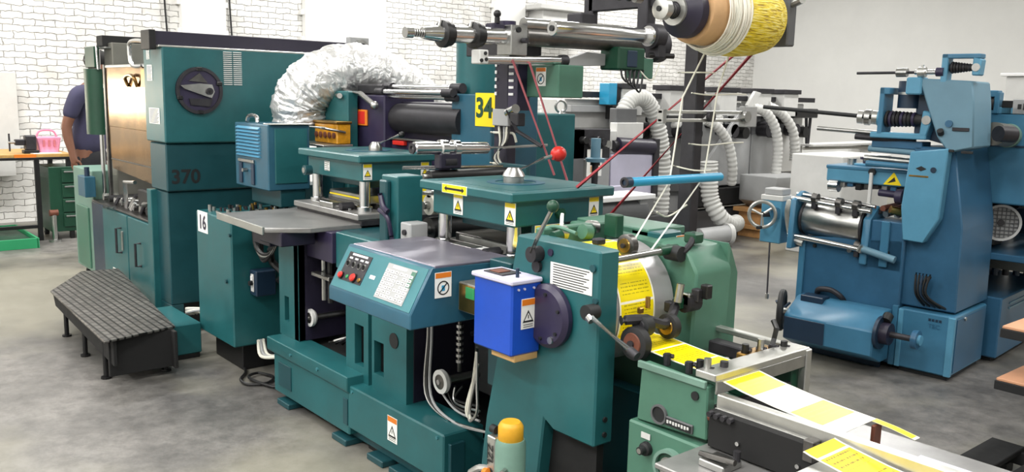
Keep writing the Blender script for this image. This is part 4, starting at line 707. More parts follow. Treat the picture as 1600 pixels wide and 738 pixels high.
mb = MB().lathe((-1.63, 1.915, 0.57), (-1.63, 1.88, 0.57), [(0, 0.022), (0.4, 0.02), (0.5, 0.014), (1, 0.012)], 'ink', 20).cyl((-1.63, 1.882, 0.57), (-1.63, 1.878, 0.57), 0.008, 'steel', seg=12); part('rotary_knob', mb, t)
mb = MB().ring((-1.535, 1.915, 0.545), (-1.535, 1.895, 0.545), 0.055, 0.045, 'sage_pale', 32).cyl((-1.535, 1.915, 0.545), (-1.535, 1.905, 0.545), 0.045, 'green_dark', seg=28).cyl((-1.535, 1.905, 0.545), (-1.535, 1.885, 0.545), 0.02, 'steel', seg=20).ring((-1.535, 1.905, 0.545), (-1.535, 1.9, 0.545), 0.032, 0.026, 'steel', 24); part('speed_dial', mb, t)
mb = MB().box((-1.44, 1.908, 0.48), (-1.30, 1.915, 0.60), 'ink', 0.002).cyl((-1.37, 1.91, 0.565), (-1.37, 1.9, 0.565), 0.01, 'steel', seg=12); part('black_window', mb, t)
mb = MB()
for k, (x, y) in enumerate(((-1.53, 1.965), (-1.50, 1.975), (-1.47, 1.97), (-1.62, 1.975), (-1.52, 2.22), (-1.5, 2.27), (-1.49, 2.32), (-1.47, 2.35))): mb.cyl((x, y, 0.82), (x, y, 0.855 + 0.012*(k % 3)), 0.011, ['iron', 'black', 'steel'][k % 3], seg=10).cyl((x - 0.015, y, 0.845), (x + 0.015, y + 0.01, 0.848), 0.007, 'iron', seg=8)
mb.box((-1.54, 2.2, 0.82), (-1.47, 2.35, 0.84), 'brass', 0.004); mb.tube([(-1.5, 2.33, 0.84), (-1.5, 2.35, 0.9), (-1.52, 2.36, 0.92)], 0.009, 'black', 8); split('guide_screw', mb, t)
mb = MB().cyl((-1.43, 1.94, 0.725), (-1.42, 1.94, 0.725), 0.012, 'rust', seg=10).tube([(-1.42, 1.94, 0.72), (-1.385, 1.93, 0.705)], 0.006, 'chrome', 8); part('side_latch', mb, t)
# --- collecting table
t = T('collecting_table', (-1.1, 2.0, 0), 'steel collecting table with side rails catching the cut yellow sheets', 'machine table')
part('table_plate', MB().box((-1.42, 1.70, 0.64), (-0.55, 2.42, 0.655), 'table_grey', 0.003), t)
part('rail', MB().box((-1.40, 1.925, 0.755), (-0.62, 1.955, 0.802), 'alu', 0.003).box((-1.40, 1.918, 0.752), (-0.62, 1.925, 0.765), 'steel', 0.002), t)
part('rail', MB().box((-0.86, 1.96, 0.76), (-0.62, 1.975, 0.80), 'lilac', 0.003), t)
part('black_plate', MB().box((-1.40, 1.895, 0.66), (-1.085, 1.92, 0.765), 'black_matte', 0.003).box((-1.11, 1.89, 0.72), (-1.08, 1.925, 0.775), 'steel_dark', 0.002), t)
mb = MB()
for x in (-1.3, -1.12): mb.cyl((x, 1.896, 0.70), (x, 1.888, 0.70), 0.006, 'steel', seg=8)
for k in range(4): mb.cyl((-1.39 + 0.022*k, 1.9, 0.757), (-1.39 + 0.022*k, 1.88, 0.757), 0.008, 'iron', seg=8)
split('bolt', mb, t)
part('end_stop', MB().box((-0.64, 1.76, 0.66), (-0.62, 1.96, 0.805), 'steel_dark', 0.003), t)
part('lane_wall', MB().box((-1.38, 1.96, 0.655), (-1.06, 1.965, 0.76), 'iron', 0.001).box((-1.05, 2.11, 0.655), (-1.04, 2.15, 0.78), 'rust', 0.002), t)
mb = MB().box((-1.34, 1.78, 0.655), (-1.26, 1.86, 0.675), 'steel', 0.003).cyl((-1.35, 1.80, 0.68), (-1.24, 1.80, 0.69), 0.008, 'steel_dark', seg=10).cyl((-1.27, 1.85, 0.67), (-1.27, 1.85, 0.70), 0.01, 'iron', seg=10); split('stop_block', mb, t)
for x in (-0.6, -1.0): part('leg', MB().box((x, 2.36, 0.0), (x + 0.03, 2.39, 0.64), 'alu', 0.003), t)
part('leg', MB().box((-0.6, 1.74, 0.0), (-0.57, 1.77, 0.64), 'alu', 0.003), t)
part('slide_top', MB().box((-1.02, 1.965, 0.765), (-0.62, 1.97, 0.79), 'steel', 0.002).box((-1.05, 1.76, 0.735), (-0.64, 1.92, 0.745), 'steel', 0.002), t)
one('label_sheet', MB().strip([(-1.055, 0.787), (-1.15, 0.792), (-1.25, 0.80), (-1.35, 0.812), (-1.43, 0.826)], 1.97, 2.145, 'web_glare', u0=0.06), 'yellow cut sheet with glare painted white, lying in the far lane of the table', 'label sheet', 'cut label sheets', base=(-1.25, 2.05, 0.787))
one('label_sheet', MB().strip([(-0.60, 0.752), (-0.75, 0.76), (-0.9, 0.772), (-1.02, 0.79), (-1.04, 0.795)], 1.775, 1.915, 'web_far'), 'yellow cut sheet lying in the near lane behind the black plate', 'label sheet', 'cut label sheets', base=(-0.9, 1.85, 0.755))
one('waste_strip', MB().strip([(-0.94, 0.772), (-1.0, 0.782), (-1.055, 0.787)], 2.12, 2.147, 'web'), 'thin trailing strip of waste paper beyond the far label sheet', 'paper strip', base=(-1.0, 2.13, 0.772))
# --- oil bottle in the foreground
t = T('oil_pump', (-2.03, 1.72, 0), 'grey cylinder with a yellow cap standing in front of the teal frame', 'oil pump')
part('body', MB().lathe((-2.03, 1.72, 0.0), (-2.03, 1.72, 0.517), [(0, 0.05), (0.97, 0.05), (1, 0.045)], 'sage_pale', 32).box((-2.095, 1.675, 0.0), (-2.055, 1.70, 0.52), 'alu', 0.003), t)
part('cap', MB().lathe((-2.03, 1.72, 0.512), (-2.03, 1.72, 0.575), [(0, 0.038), (0.08, 0.041), (0.75, 0.041), (0.9, 0.036), (1, 0.03)], 'cap_yellow', 32), t, 'yellow screw cap')
mb = MB().text('ZZL', (-2.075, 1.673, 0.46), (0, 0, -1), X, 0.04, 'ink', bold=0.001); mb.cyl((-2.075, 1.675, 0.40), (-2.075, 1.672, 0.40), 0.014, 'ink', seg=16); part('printed_strip', mb, t)
mb = MB().cyl((-2.10, 1.70, 0.535), (-2.075, 1.70, 0.535), 0.014, 'ink', seg=14).tube([(-2.08, 1.69, 0.40), (-2.12, 1.67, 0.40), (-2.16, 1.66, 0.37)], 0.012, 'alu', 8, 4).cyl((-2.09, 1.665, 0.395), (-2.07, 1.665, 0.40), 0.016, 'orange', seg=12).cyl((-2.0, 1.675, 0.43), (-1.99, 1.655, 0.43), 0.01, 'steel', seg=8); split('fitting', mb, t)
# ================================================================ posts and overhead gear
t = T('unwind_post', (-3.3, 2.74, 0), 'black steel post with white terminal tags behind the front die cutter', 'machine post')
part('post', MB().box((-3.37, 2.70, 0.0), (-3.27, 2.76, 1.84), 'purple_black', 0.004), t)
for k in range(5): split('terminal_tag', MB().box((-3.26, 2.695, 1.60 + 0.032*k), (-3.225, 2.70, 1.612 + 0.032*k), 'white', 0.001).box((-3.365, 2.694, 1.60 + 0.034*k), (-3.35, 2.70, 1.616 + 0.034*k), 'white', 0.001), t)
part('side_channel', MB().box((-3.27, 2.70, 1.53), (-3.2, 2.78, 1.76), 'plum', 0.003), t)
mb = MB().box((-3.36, 2.68, 1.455), (-3.24, 2.70, 1.535), 'grey', 0.003).cyl((-3.24, 2.68, 1.52), (-3.16, 2.66, 1.54), 0.022, 'chrome', seg=16).tube([(-3.22, 2.66, 1.53), (-3.1, 2.62, 1.44), (-2.97, 2.66, 1.375)], 0.009, 'iron', 8).box((-3.17, 2.63, 1.46), (-3.11, 2.68, 1.52), 'iron', 0.005); split('swing_arm', mb, t)
mb = MB()
for k in range(5): mb.tube([(-3.32 + 0.02*k, 2.69, 1.45), (-3.27 + 0.012*k, 2.66, 1.38), (-3.28 - 0.01*k, 2.66, 1.30), (-3.24, 2.68, 1.25)], 0.005, ['white_rope', 'black', 'grey'][k % 3], 6, 5)
for z in (1.27, 1.42): mb.tube([(-3.38, 2.69, z), (-3.26, 2.69, z + 0.002), (-3.22, 2.70, z), (-3.21, 2.71, z - 0.04)], 0.006, 'white_rope', 6, 4)
split('tied_cable', mb, t)
t = T('switch_box', (-3.15, 2.8, 1.58), 'green metal switch box with a no hands sticker beside the black post', 'electrical box')
part('body', MB().box((-3.27, 2.76, 1.595), (-2.98, 2.92, 1.745), 'sage', 0.005), t); sticker(t, (-3.10, 2.76, 1.69), NY, 0.07, 0.085, 'stop')
# rewind shaft
t = T('rewind_shaft', (-3.05, 2.6, 1.8), 'long chrome rewind shaft with black collars high above the press', 'shaft')
zz = lambda y: 1.842 + (y - 1.98)*0.028
def seg(y0, y1, r, mt, x=-3.05, dz=0.0, s=24): return MB().cyl((x, y0, zz(y0) + dz), (x, y1, zz(y1) + dz), r, mt, seg=s)
mb = seg(1.975, 2.01, 0.022, 'chrome'); mb.cyl((-3.05, 2.01, zz(2.01)), (-3.05, 2.08, zz(2.08)), 0.014, 'steel_dark')
for k in range(6): mb.torus((-3.05, 2.016 + 0.011*k, zz(2.02)), Y, 0.014, 0.003, 'steel', 16, 6)
mb.lathe((-3.05, 2.06, zz(2.06)), (-3.05, 2.16, zz(2.16)), [(0, 0.024), (1, 0.036)], 'chrome'); mb.cyl((-3.05, 2.16, zz(2.16)), (-3.05, 2.62, zz(2.6)), 0.036, 'chrome'); part('shaft', mb, t)
for y in (2.15, 2.31): part('collar', MB().lathe((-3.05, y, zz(y)), (-3.05, y + 0.05, zz(y)), [(0, 0.045), (0.1, 0.056), (0.5, 0.056), (0.6, 0.048), (1, 0.048)], 'black', 28).cyl((-3.05, y - 0.01, zz(y) + 0.02), (-3.05, y, zz(y) + 0.055), 0.008, 'steel', seg=8), t)
part('bearing_block', MB().box((-3.10, 2.49, 1.775), (-3.0, 2.585, 1.905), 'steel', 0.004).cyl((-2.998, 2.53, 1.885), (-2.993, 2.53, 1.885), 0.012, 'ink', seg=14).cyl((-2.998, 2.555, 1.84), (-2.975, 2.56, 1.84), 0.012, 'iron', seg=10).box((-3.1, 2.42, 1.85), (-3.04, 2.49, 1.91), 'purple_black', 0.006).cyl((-3.05, 2.45, 1.91), (-3.05, 2.45, 1.935), 0.012, 'black', seg=10).sphere((-3.05, 2.45, 1.95), 0.017, 'black'), t)
part('exhaust_cap', MB().cyl((-3.08, 2.53, 1.905), (-3.08, 2.53, 1.925), 0.04, 'plum', seg=20), t)
mb = MB().cyl((-3.05, 2.6, 1.862), (-3.05, 3.5, 1.872), 0.042, 'steel_dark', seg=28).cyl((-3.05, 2.6, 1.915), (-3.05, 3.5, 1.925), 0.03, 'steel', seg=20); part('roller', mb, t)
part('drive_disc', MB().cyl((-3.05, 3.47, 1.87), (-3.05, 3.52, 1.87), 0.085, 'iron', seg=32).ring((-3.05, 3.455, 1.87), (-3.05, 3.47, 1.87), 0.07, 0.04, 'chrome', 28).cyl((-3.05, 3.52, 1.87), (-3.05, 3.56, 1.87), 0.05, 'black', seg=20), t)
part('lower_bar', MB().cyl((-3.02, 2.36, 1.75), (-3.02, 2.80, 1.765), 0.02, 'chrome', seg=18).cyl((-3.02, 2.80, 1.765), (-3.02, 2.84, 1.766), 0.026, 'iron', seg=16).box((-3.05, 2.31, 1.73), (-2.99, 2.36, 1.79), 'grey_light', 0.004), t)
mb = MB()
for y, z in ((2.32, 1.745), (2.34, 1.775), (2.345, 1.75)): mb.cyl((-2.992, y, z), (-2.985, y, z), 0.008, 'ink', seg=8)
split('bolt', mb, t)
part('carrier_plate', MB().prism([(2.84, 1.76), (3.02, 1.815), (3.48, 1.80), (3.48, 1.775), (3.05, 1.75), (2.84, 1.74)], 'x', -3.1, -3.06, 'grey', 0.003).box((-3.34, 2.5, 1.775), (-3.1, 2.76, 1.86), 'iron', 0.004), t)
gb = part('gearbox', MB().box((-3.10, 3.14, 1.735), (-2.97, 3.33, 1.845), 'green_dark', 0.008).box((-2.985, 3.2, 1.75), (-2.965, 3.27, 1.83), 'navy', 0.004).box((-3.1, 3.33, 1.70), (-3.02, 3.45, 1.80), 'sage', 0.004), t)
mb = MB()
for k in range(4): mb.tube([(-2.98, 3.17 + 0.03*k, 1.74), (-2.96, 3.16 + 0.03*k, 1.70 - 0.012*k), (-2.96, 3.2 + 0.03*k, 1.68 - 0.015*k), (-2.98, 3.24 + 0.03*k, 1.74)], 0.005, 'black' if k % 2 else 'iron', 6, 5)
mb.tube([(-2.98, 3.3, 1.74), (-2.95, 3.36, 1.69), (-2.97, 3.44, 1.78)], 0.004, 'white_rope', 6, 5); split('cable', mb, gb)
t = T('tension_roller', (-2.62, 2.6, 1.85), 'polished steel tension roller hanging beside the rewind shaft', 'shaft')
part('roller', MB().lathe((-2.64, 2.40, 1.868), (-2.64, 3.02, 1.872), [(0, 0.028), (0.01, 0.032), (0.99, 0.032), (1, 0.028)], 'chrome', 28).cyl((-2.64, 2.395, 1.868), (-2.64, 2.4, 1.868), 0.012, 'ink', seg=14), t)
part('end_plate', MB().cyl((-2.64, 2.98, 1.872), (-2.64, 3.04, 1.872), 0.055, 'iron', seg=28).ring((-2.64, 2.97, 1.872), (-2.64, 2.98, 1.872), 0.045, 0.03, 'chrome', 24).box((-2.68, 3.0, 1.78), (-2.6, 3.05, 1.87), 'iron', 0.004).cyl((-2.64, 2.98, 1.79), (-2.6, 3.1, 1.79), 0.012, 'black', seg=10), t)
split('hanger', MB().box((-2.72, 2.98, 1.86), (-2.66, 3.04, 2.06), 'iron', 0.004).box((-3.05, 3.0, 2.0), (-2.62, 3.04, 2.06), 'iron', 0.004).box((-3.08, 3.0, 1.92), (-3.02, 3.04, 2.06), 'iron', 0.004).box((-2.75, 2.58, 1.895), (-2.66, 2.66, 1.945), 'iron', 0.006), t)
# overhead carrier on the second post
t = T('web_post', (-2.12, 2.66, 0.0), 'tall dark grey post carrying the overhead yellow roll', 'machine post')
part('post', MB().box((-2.155, 2.635, 0.9), (-2.09, 2.685, 2.3), 'iron', 0.004), t)
part('foot', MB().box((-2.2, 2.57, 0.0), (-2.04, 2.72, 0.9), 'sage', 0.006), t)
mb = MB().box((-2.14, 2.1, 1.985), (-2.04, 2.66, 2.03), 'iron', 0.006).box((-2.12, 2.1, 1.93), (-2.02, 2.22, 1.99), 'black', 0.006).cyl((-2.02, 2.0, 1.955), (-2.02, 2.2, 1.955), 0.018, 'black', seg=14)
for k in range(5): mb.cyl((-2.04, 2.02 + 0.05*k, 1.93 + 0.012*(k % 2)), (-2.04, 2.05 + 0.05*k, 1.93), 0.016, ['iron', 'steel', 'black'][k % 3], seg=12)
mb.box((-2.35, 2.4, 2.0), (-2.1, 2.5, 2.02), 'plum', 0.004); split('top_arm', mb, t)
mb = MB().box((-2.12, 2.69, 2.08), (-1.86, 2.89, 2.12), 'iron', 0.004).box((-1.94, 2.83, 1.80), (-1.85, 2.88, 2.3), 'grey_dark', 0.005).cyl((-1.85, 2.85, 1.95), (-1.80, 2.83, 1.96), 0.014, 'alu', seg=10); split('end_bracket', mb, t)
mb = MB().box((-2.07, 2.40, 1.52), (-2.05, 2.90, 1.532), 'alu', 0.002).box((-2.07, 2.40, 1.55), (-2.05, 2.90, 1.562), 'alu', 0.002).box((-2.075, 2.40, 1.515), (-2.045, 2.42, 1.565), 'steel', 0.002).box((-2.075, 2.88, 1.5), (-2.045, 2.96, 1.58), 'grey', 0.003).cyl((-2.045, 2.88, 1.54), (-2.03, 2.88, 1.54), 0.022, 'steel', seg=18).cyl((-2.045, 2.66, 1.54), (-2.03, 2.66, 1.54), 0.02, 'iron', seg=18);  split('guide_bar', mb, t)
# the roll
t = T('waste_roll', (-1.9, 2.6, 1.75), 'overhead roll of wound yellow label waste on a brown core', 'waste roll')
ax = lambda y: (-1.9, y, 1.884)
part('wound_waste', MB().lathe(ax(2.485), ax(2.74), [(0, 0.116), (0.05, 0.130), (0.35, 0.133), (0.7, 0.126), (0.95, 0.112), (1, 0.10)], 'twine_yellow', 56), t)
mb = MB().lathe(ax(2.42), ax(2.50), [(0, 0.104), (0.2, 0.112), (0.6, 0.124), (1, 0.128)], 'cone', 48)
for k in range(26):
    y = 2.41 + 0.085*random.random(); R = 0.108 + 0.22*(y - 2.41) + 0.004*random.random()
    mb.torus((-1.9, y, 1.884), (random.uniform(-0.1, 0.1), 1, random.uniform(-0.1, 0.1)), R + 0.004, 0.0025, 'white_rope' if k % 3 else 'cone', 40, 5)
part('loose_strings', mb, t)
part('core', MB().lathe(ax(2.34), ax(2.43), [(0, 0.095), (0.1, 0.10), (0.9, 0.104), (1, 0.10)], 'kraft', 48), t)
part('chuck', MB().lathe(ax(2.265), ax(2.345), [(0, 0.05), (0.3, 0.075), (0.4, 0.085), (0.8, 0.085), (1, 0.07)], 'purple_black', 40).ring(ax(2.255), ax(2.275), 0.048, 0.028, 'alu', 28), t)
mb = MB().cyl(ax(2.19), ax(2.86), 0.022, 'steel', seg=20).lathe(ax(2.185), ax(2.225), [(0, 0.022), (0.1, 0.034), (0.7, 0.034), (0.8, 0.024), (1, 0.024)], 'alu', 24).cyl(ax(2.18), ax(2.187), 0.009, 'ink', seg=12)
for k in range(3): mb.torus(ax(2.235 + 0.01*k), Y, 0.022, 0.003, 'iron', 20, 6)
part('shaft', mb, t)
part('pulley', MB().lathe(ax(2.775), ax(2.81), [(0, 0.055), (0.3, 0.042), (0.7, 0.042), (1, 0.055)], 'rust', 32), t)
# belts, strings and tube
for pts, r, lab, nm in (([(-1.90, 2.79, 1.842), (-2.47, 2.50, 1.05)], 0.0075, 'red cord from the yellow roll down to the drum station, right of the post', 0), ([(-2.09, 2.958, 1.838), (-2.455, 2.388, 1.25)], 0.0075, 'red cord running from the yellow roll to the front die cutter, left of the post', 0)):
    one('red_cord', MB().tube(pts, r, 'red_belt', 10), lab, 'cord', 'red drive cords', base=pts[-1])
for pts, lab in (([(-3.0, 2.50, 1.755), (-2.99, 2.76, 1.24)], 'pink cord down the left, nearest the black post'), ([(-3.0, 2.60, 1.745), (-2.98, 2.835, 1.21)], 'pink cord down the right, over the no hands sticker')):
    one('thin_cord', MB().tube(pts, 0.0055, 'pink_belt', 8), lab, 'cord', 'pink cords behind the die cutter', base=pts[-1])
one('waste_string', MB().tube([(-1.92, 2.10, 1.095), (-1.97, 2.362, 1.318), (-1.985, 2.427, 1.608), (-1.95, 2.50, 1.775)], 0.0032, 'white_rope', 8), 'left white waste string from the drum up to the yellow roll', 'string', 'white waste strings', base=(-1.92, 2.10, 1.09))
one('waste_string', MB().tube([(-1.90, 2.20, 1.10), (-1.97, 2.552, 1.328), (-1.97, 2.60, 1.627), (-1.93, 2.60, 1.757)], 0.0032, 'white_rope', 8), 'right white waste string from the drum up to the yellow roll', 'string', 'white waste strings', base=(-1.90, 2.20, 1.09))
ties = [[(-2.07, 2.58, z), (-2.05, 2.66, z - 0.006), (-2.05, 2.80, z), (-2.06, 2.9, z)] for z in (1.625, 1.44)]
ties += [[(-2.17, 2.62, 1.70), (-2.07, 2.62, 1.70), (-2.06, 2.7, 1.70)], [(-2.17, 2.62, 1.35), (-2.07, 2.62, 1.34), (-2.04, 2.68, 1.34)], [(-1.95, 2.28, 1.22), (-2.0, 2.4, 1.19), (-1.95, 2.44, 1.235)]]
lab = ['white tie string round the dark grey post just above the grey guide bar', 'white tie string round the dark grey post between the guide bar and the blue tube', 'topmost short white tie string round the dark grey post', 'short white tie string round the dark grey post beside the blue tube', 'slack white string hanging between the two waste strings below the blue tube']
for p, l in zip(ties, lab): one('tie_string', MB().tube(p, 0.003, 'white_rope', 6, 4), l, 'string', 'strings on the dark grey post', base=p[0])
t = T('blue_tube', (-1.95, 2.37, 1.3), 'bright blue tube guiding the white strings in front of the post', 'tube')
part('tube', MB().cyl((-1.95, 2.14, 1.328), (-1.95, 2.62, 1.326), 0.0155, 'tube_blue', seg=24), t)
part('end_cap', MB().cyl((-1.95, 2.115, 1.328), (-1.95, 2.14, 1.328), 0.0175, 'navy', seg=22).ring((-1.95, 2.11, 1.328), (-1.95, 2.116, 1.328), 0.0175, 0.01, 'iron', 20), t)
# ================================================================ blue machine on the right (local frame, turned 5 degrees)
A5 = math.radians(5); BO = (-2.12, 5.14, 0)
def BT(name, lx, ly, label, cat, group=None):
    """thing standing at local (lx, ly); parts are given in the machine's frame"""
    w = (BO[0] + math.cos(A5)*lx - math.sin(A5)*ly, BO[1] + math.sin(A5)*lx + math.cos(A5)*ly, 0)
    t = T(name, w, label, cat, group, rot=A5); OFF[t.name] = (lx, ly, 0); return t
t = BT('rotary_machine', -0.6, 0.4, 'blue rotary printing machine with a slanted column in the right background', 'printing press')
part('base', MB().prism([(-0.985, 0.03), (-0.33, 0.03), (-0.33, 0.80), (-0.99, 0.74)], 'y', 0.02, 0.62, 'blue_mid', 0.008).box((-0.98, 0.06, 0.0), (-0.35, 0.6, 0.03), 'black', 0).box((-0.99, 0.0, 0.06), (-0.95, 0.02, 0.72), 'blue', 0.004).box((-0.36, 0.0, 0.03), (-0.325, 0.03, 0.4), 'blue', 0.003), t)
mb = MB().tube([(-0.85, 0.02, 0.385), (-0.82, -0.02, 0.42), (-0.74, -0.03, 0.43), (-0.68, -0.02, 0.40), (-0.67, 0.02, 0.36)], 0.018, 'iron', 10, 5); part('pull_handle', mb, t)
mb = MB().cyl((-0.89, 0.022, 0.69), (-0.89, 0.01, 0.69), 0.012, 'ink', seg=14).cyl((-0.43, 0.022, 0.71), (-0.43, 0.01, 0.71), 0.016, 'ink', seg=14).cyl((-0.62, 0.022, 0.33), (-0.62, 0.012, 0.33), 0.008, 'ink', seg=10); split('bolt', mb, t)
part('column', MB().prism([(-0.345, 0.40), (-0.02, 0.40), (-0.03, 0.9), (-0.11, 1.36), (-0.345, 1.36)], 'y', 0.06, 0.62, 'blue_mid', 0.008), t)
part('front_plate', MB().prism([(-0.335, 0.805), (-0.215, 0.80), (-0.14, 0.95), (-0.125, 1.36), (-0.335, 1.33), (-0.36, 1.0)], 'y', -0.015, 0.06, 'blue_light', 0.006), t)
mb = MB().prism([(-0.295, 1.235), (-0.265, 1.25), (-0.235, 1.235), (-0.265, 1.22)], 'y', -0.018, -0.012, 'ink', 0).cyl((-0.195, -0.012, 1.232), (-0.195, -0.022, 1.232), 0.016, 'navy', seg=16).box((-0.33, -0.018, 1.185), (-0.22, -0.012, 1.195), 'brass', 0.001); part('switch_plate', mb, t)
part('head_block', MB().prism([(-0.335, 1.755), (-0.04, 1.74), (-0.02, 1.62), (0.0, 1.37), (-0.13, 1.335), (-0.20, 1.42)], 'y', 0.0, 0.30, 'blue_grey', 0.008).prism([(-0.37, 1.42), (-0.12, 1.36), (-0.12, 1.7), (-0.37, 1.74)], 'y', 0.10, 0.45, 'navy', 0.004).box((-0.40, -0.01, 1.66), (-0.31, 0.10, 1.76), 'blue_light', 0.008), t)
mb = MB().box((-0.12, -0.008, 1.46), (-0.03, 0.0, 1.48), 'iron', 0.002).cyl((-0.14, 0.0, 1.5), (-0.14, -0.012, 1.5), 0.02, 'blue_mid', seg=18).cyl((-0.18, 0.0, 1.44), (-0.18, -0.02, 1.46), 0.018, 'ink', seg=14).box((-0.17, -0.01, 1.34), (-0.1, 0.01, 1.355), 'ink', 0.002).box((-0.06, -0.01, 1.335), (0.0, 0.01, 1.35), 'ink', 0.002); split('head_fitting', mb, t)
# top tension bracket
b_ = part('tension_bracket', MB().box((-0.215, 0.0, 1.73), (-0.18, 0.08, 1.89), 'blue_light', 0.004).box((-0.215, 0.0, 1.865), (-0.01, 0.08, 1.89), 'blue', 0.004).prism([(-0.05, 1.77), (-0.01, 1.77), (-0.005, 1.86), (-0.05, 1.875)], 'y', 0.0, 0.08, 'blue_light', 0.006), t)
mb = MB()
for k in range(7): mb.torus((-0.165 + 0.015*k, 0.04, 1.815), X, 0.028 - 0.002*k, 0.007, 'rubber' if k % 2 else 'iron', 20, 6)
mb.cyl((-0.18, 0.04, 1.815), (-0.05, 0.04, 1.815), 0.02, 'rubber', seg=16).cyl((-0.03, -0.005, 1.815), (-0.03, 0.0, 1.815), 0.022, 'steel', seg=18); part('spring', mb, b_)
mb = MB().cyl((-0.70, 0.0, 1.783), (-0.2, 0.02, 1.79), 0.0085, 'iron', seg=10).cyl((-0.46, 0.0, 1.786), (-0.40, 0.0, 1.787), 0.026, 'steel', seg=18).cyl((-0.34, 0.01, 1.788), (-0.30, 0.01, 1.789), 0.03, 'alu', seg=18).cyl((-0.36, 0.01, 1.788), (-0.24, 0.01, 1.789), 0.014, 'chrome', seg=14).cyl((-0.24, 0.01, 1.79), (-0.2, 0.01, 1.79), 0.026, 'plum', seg=14).cyl((-0.32, 0.01, 1.79), (-0.32, 0.01, 1.83), 0.008, 'alu', seg=8); part('web_rod', mb, t)
# middle reel holder
b_ = part('reel_holder', MB().box((-0.56, 0.02, 1.42), (-0.53, 0.16, 1.70), 'blue', 0.004).box((-0.60, 0.02, 1.40), (-0.27, 0.16, 1.435), 'blue_light', 0.006).prism([(-0.31, 1.42), (-0.27, 1.42), (-0.25, 1.5), (-0.255, 1.56), (-0.30, 1.57)], 'y', 0.02, 0.16, 'blue_light', 0.006).box((-0.56, 0.02, 1.66), (-0.50, 0.16, 1.70), 'blue', 0.004), t)
mb = MB()
for k in range(8): mb.torus((-0.52 + 0.022*k, 0.08, 1.515), X, 0.042 - 0.001*k, 0.009, ['rubber', 'plum', 'iron'][k % 3], 20, 6)
mb.cyl((-0.56, 0.08, 1.515), (-0.29, 0.08, 1.515), 0.032, 'rubber', seg=18).cyl((-0.275, 0.015, 1.515), (-0.275, 0.02, 1.515), 0.026, 'steel', seg=18); part('spring', mb, b_)
part('air_cylinder', MB().cyl((-0.42, 0.12, 1.58), (-0.42, 0.12, 1.66), 0.065, 'navy', seg=28).cyl((-0.42, 0.12, 1.66), (-0.42, 0.12, 1.675), 0.068, 'alu', seg=28).cyl((-0.42, 0.12, 1.675), (-0.42, 0.12, 1.74), 0.066, 'navy', seg=28), b_)
mb = MB().cyl((-1.30, -0.02, 1.565), (-0.60, 0.06, 1.52), 0.013, 'ink', seg=12)
for x, r, m_ in ((-0.70, 0.04, 'alu'), (-0.655, 0.048, 'steel'), (-0.61, 0.042, 'alu'), (-0.575, 0.05, 'blue_light')): mb.cyl((x, 0.07, 1.52), (x + 0.03, 0.075, 1.518), r, m_, seg=22)
part('reel_shaft', mb, t)
mb = MB().cyl((-0.95, 0.05, 1.44), (-0.30, 0.09, 1.415), 0.014, 'steel', seg=12).cyl((-0.70, 0.05, 1.40), (-0.35, 0.09, 1.385), 0.018, 'iron', seg=12).box((-0.6, 0.06, 1.34), (-0.3, 0.2, 1.385), 'blue_mid', 0.004).cyl((-0.62, 0.08, 1.33), (-0.3, 0.08, 1.32), 0.02, 'blue_grey', seg=12).cyl((-0.65, 0.1, 1.27), (-0.3, 0.1, 1.26), 0.022, 'steel', seg=12).cyl((-0.62, 0.06, 1.24), (-0.3, 0.06, 1.235), 0.018, 'blue', seg=12); split('guide_rod', mb, t)
for k in range(4): pass
# ink head
b_ = part('ink_head', MB().box((-0.90, 0.12, 1.105), (-0.365, 0.42, 1.195), 'blue_light', 0.008).box((-0.905, 0.115, 1.185), (-0.36, 0.43, 1.21), 'blue', 0.006), t)
mb = MB().poly((-0.47, 0.119, 1.148), X, Z, [(-0.06, -0.035), (0.05, -0.035), (0.0, 0.045)], 'yellow', 0.002).poly((-0.475, 0.117, 1.142), X, Z, [(-0.03, -0.02), (0.01, 0.02), (0.02, -0.005)], 'ink', 0.001); part('warning_label', mb, b_)
mb = MB()
for x, m_ in ((-0.80, 'steel'), (-0.70, 'plum'), (-0.66, 'blue_light')): mb.cyl((x, 0.26, 1.21), (x, 0.26, 1.25), 0.028, m_, seg=18)
mb.cyl((-0.70, 0.26, 1.25), (-0.70, 0.26, 1.265), 0.045, 'plum', seg=20).box((-0.76, 0.2, 1.21), (-0.6, 0.32, 1.225), 'blue_light', 0.004); split('head_knob', mb, b_)
part('head_bolt', MB().cyl((-0.60, 0.12, 1.185), (-0.60, 0.10, 1.185), 0.022, 'ink', seg=14).box((-0.61, 0.09, 0.92), (-0.59, 0.11, 1.18), 'grey_light', 0.003).box((-0.62, 0.085, 0.86), (-0.58, 0.1, 0.99), 'alu', 0.003), b_)
mb = MB()
for k in range(9): mb.box((-0.88 + 0.055*k, 0.14, 1.06 + 0.008*(k % 3)), (-0.84 + 0.055*k, 0.3, 1.105), ['iron', 'steel', 'blue_mid', 'black', 'steel_dark'][k % 5], 0.005)
mb.cyl((-0.86, 0.10, 1.08), (-0.80, 0.10, 1.08), 0.04, 'chrome', seg=20).cyl((-0.55, 0.12, 1.06), (-0.42, 0.12, 1.055), 0.022, 'plum', seg=16).cyl((-0.43, 0.09, 1.05), (-0.39, 0.09, 1.05), 0.045, 'plum', seg=20); split('ink_roller', mb, b_)
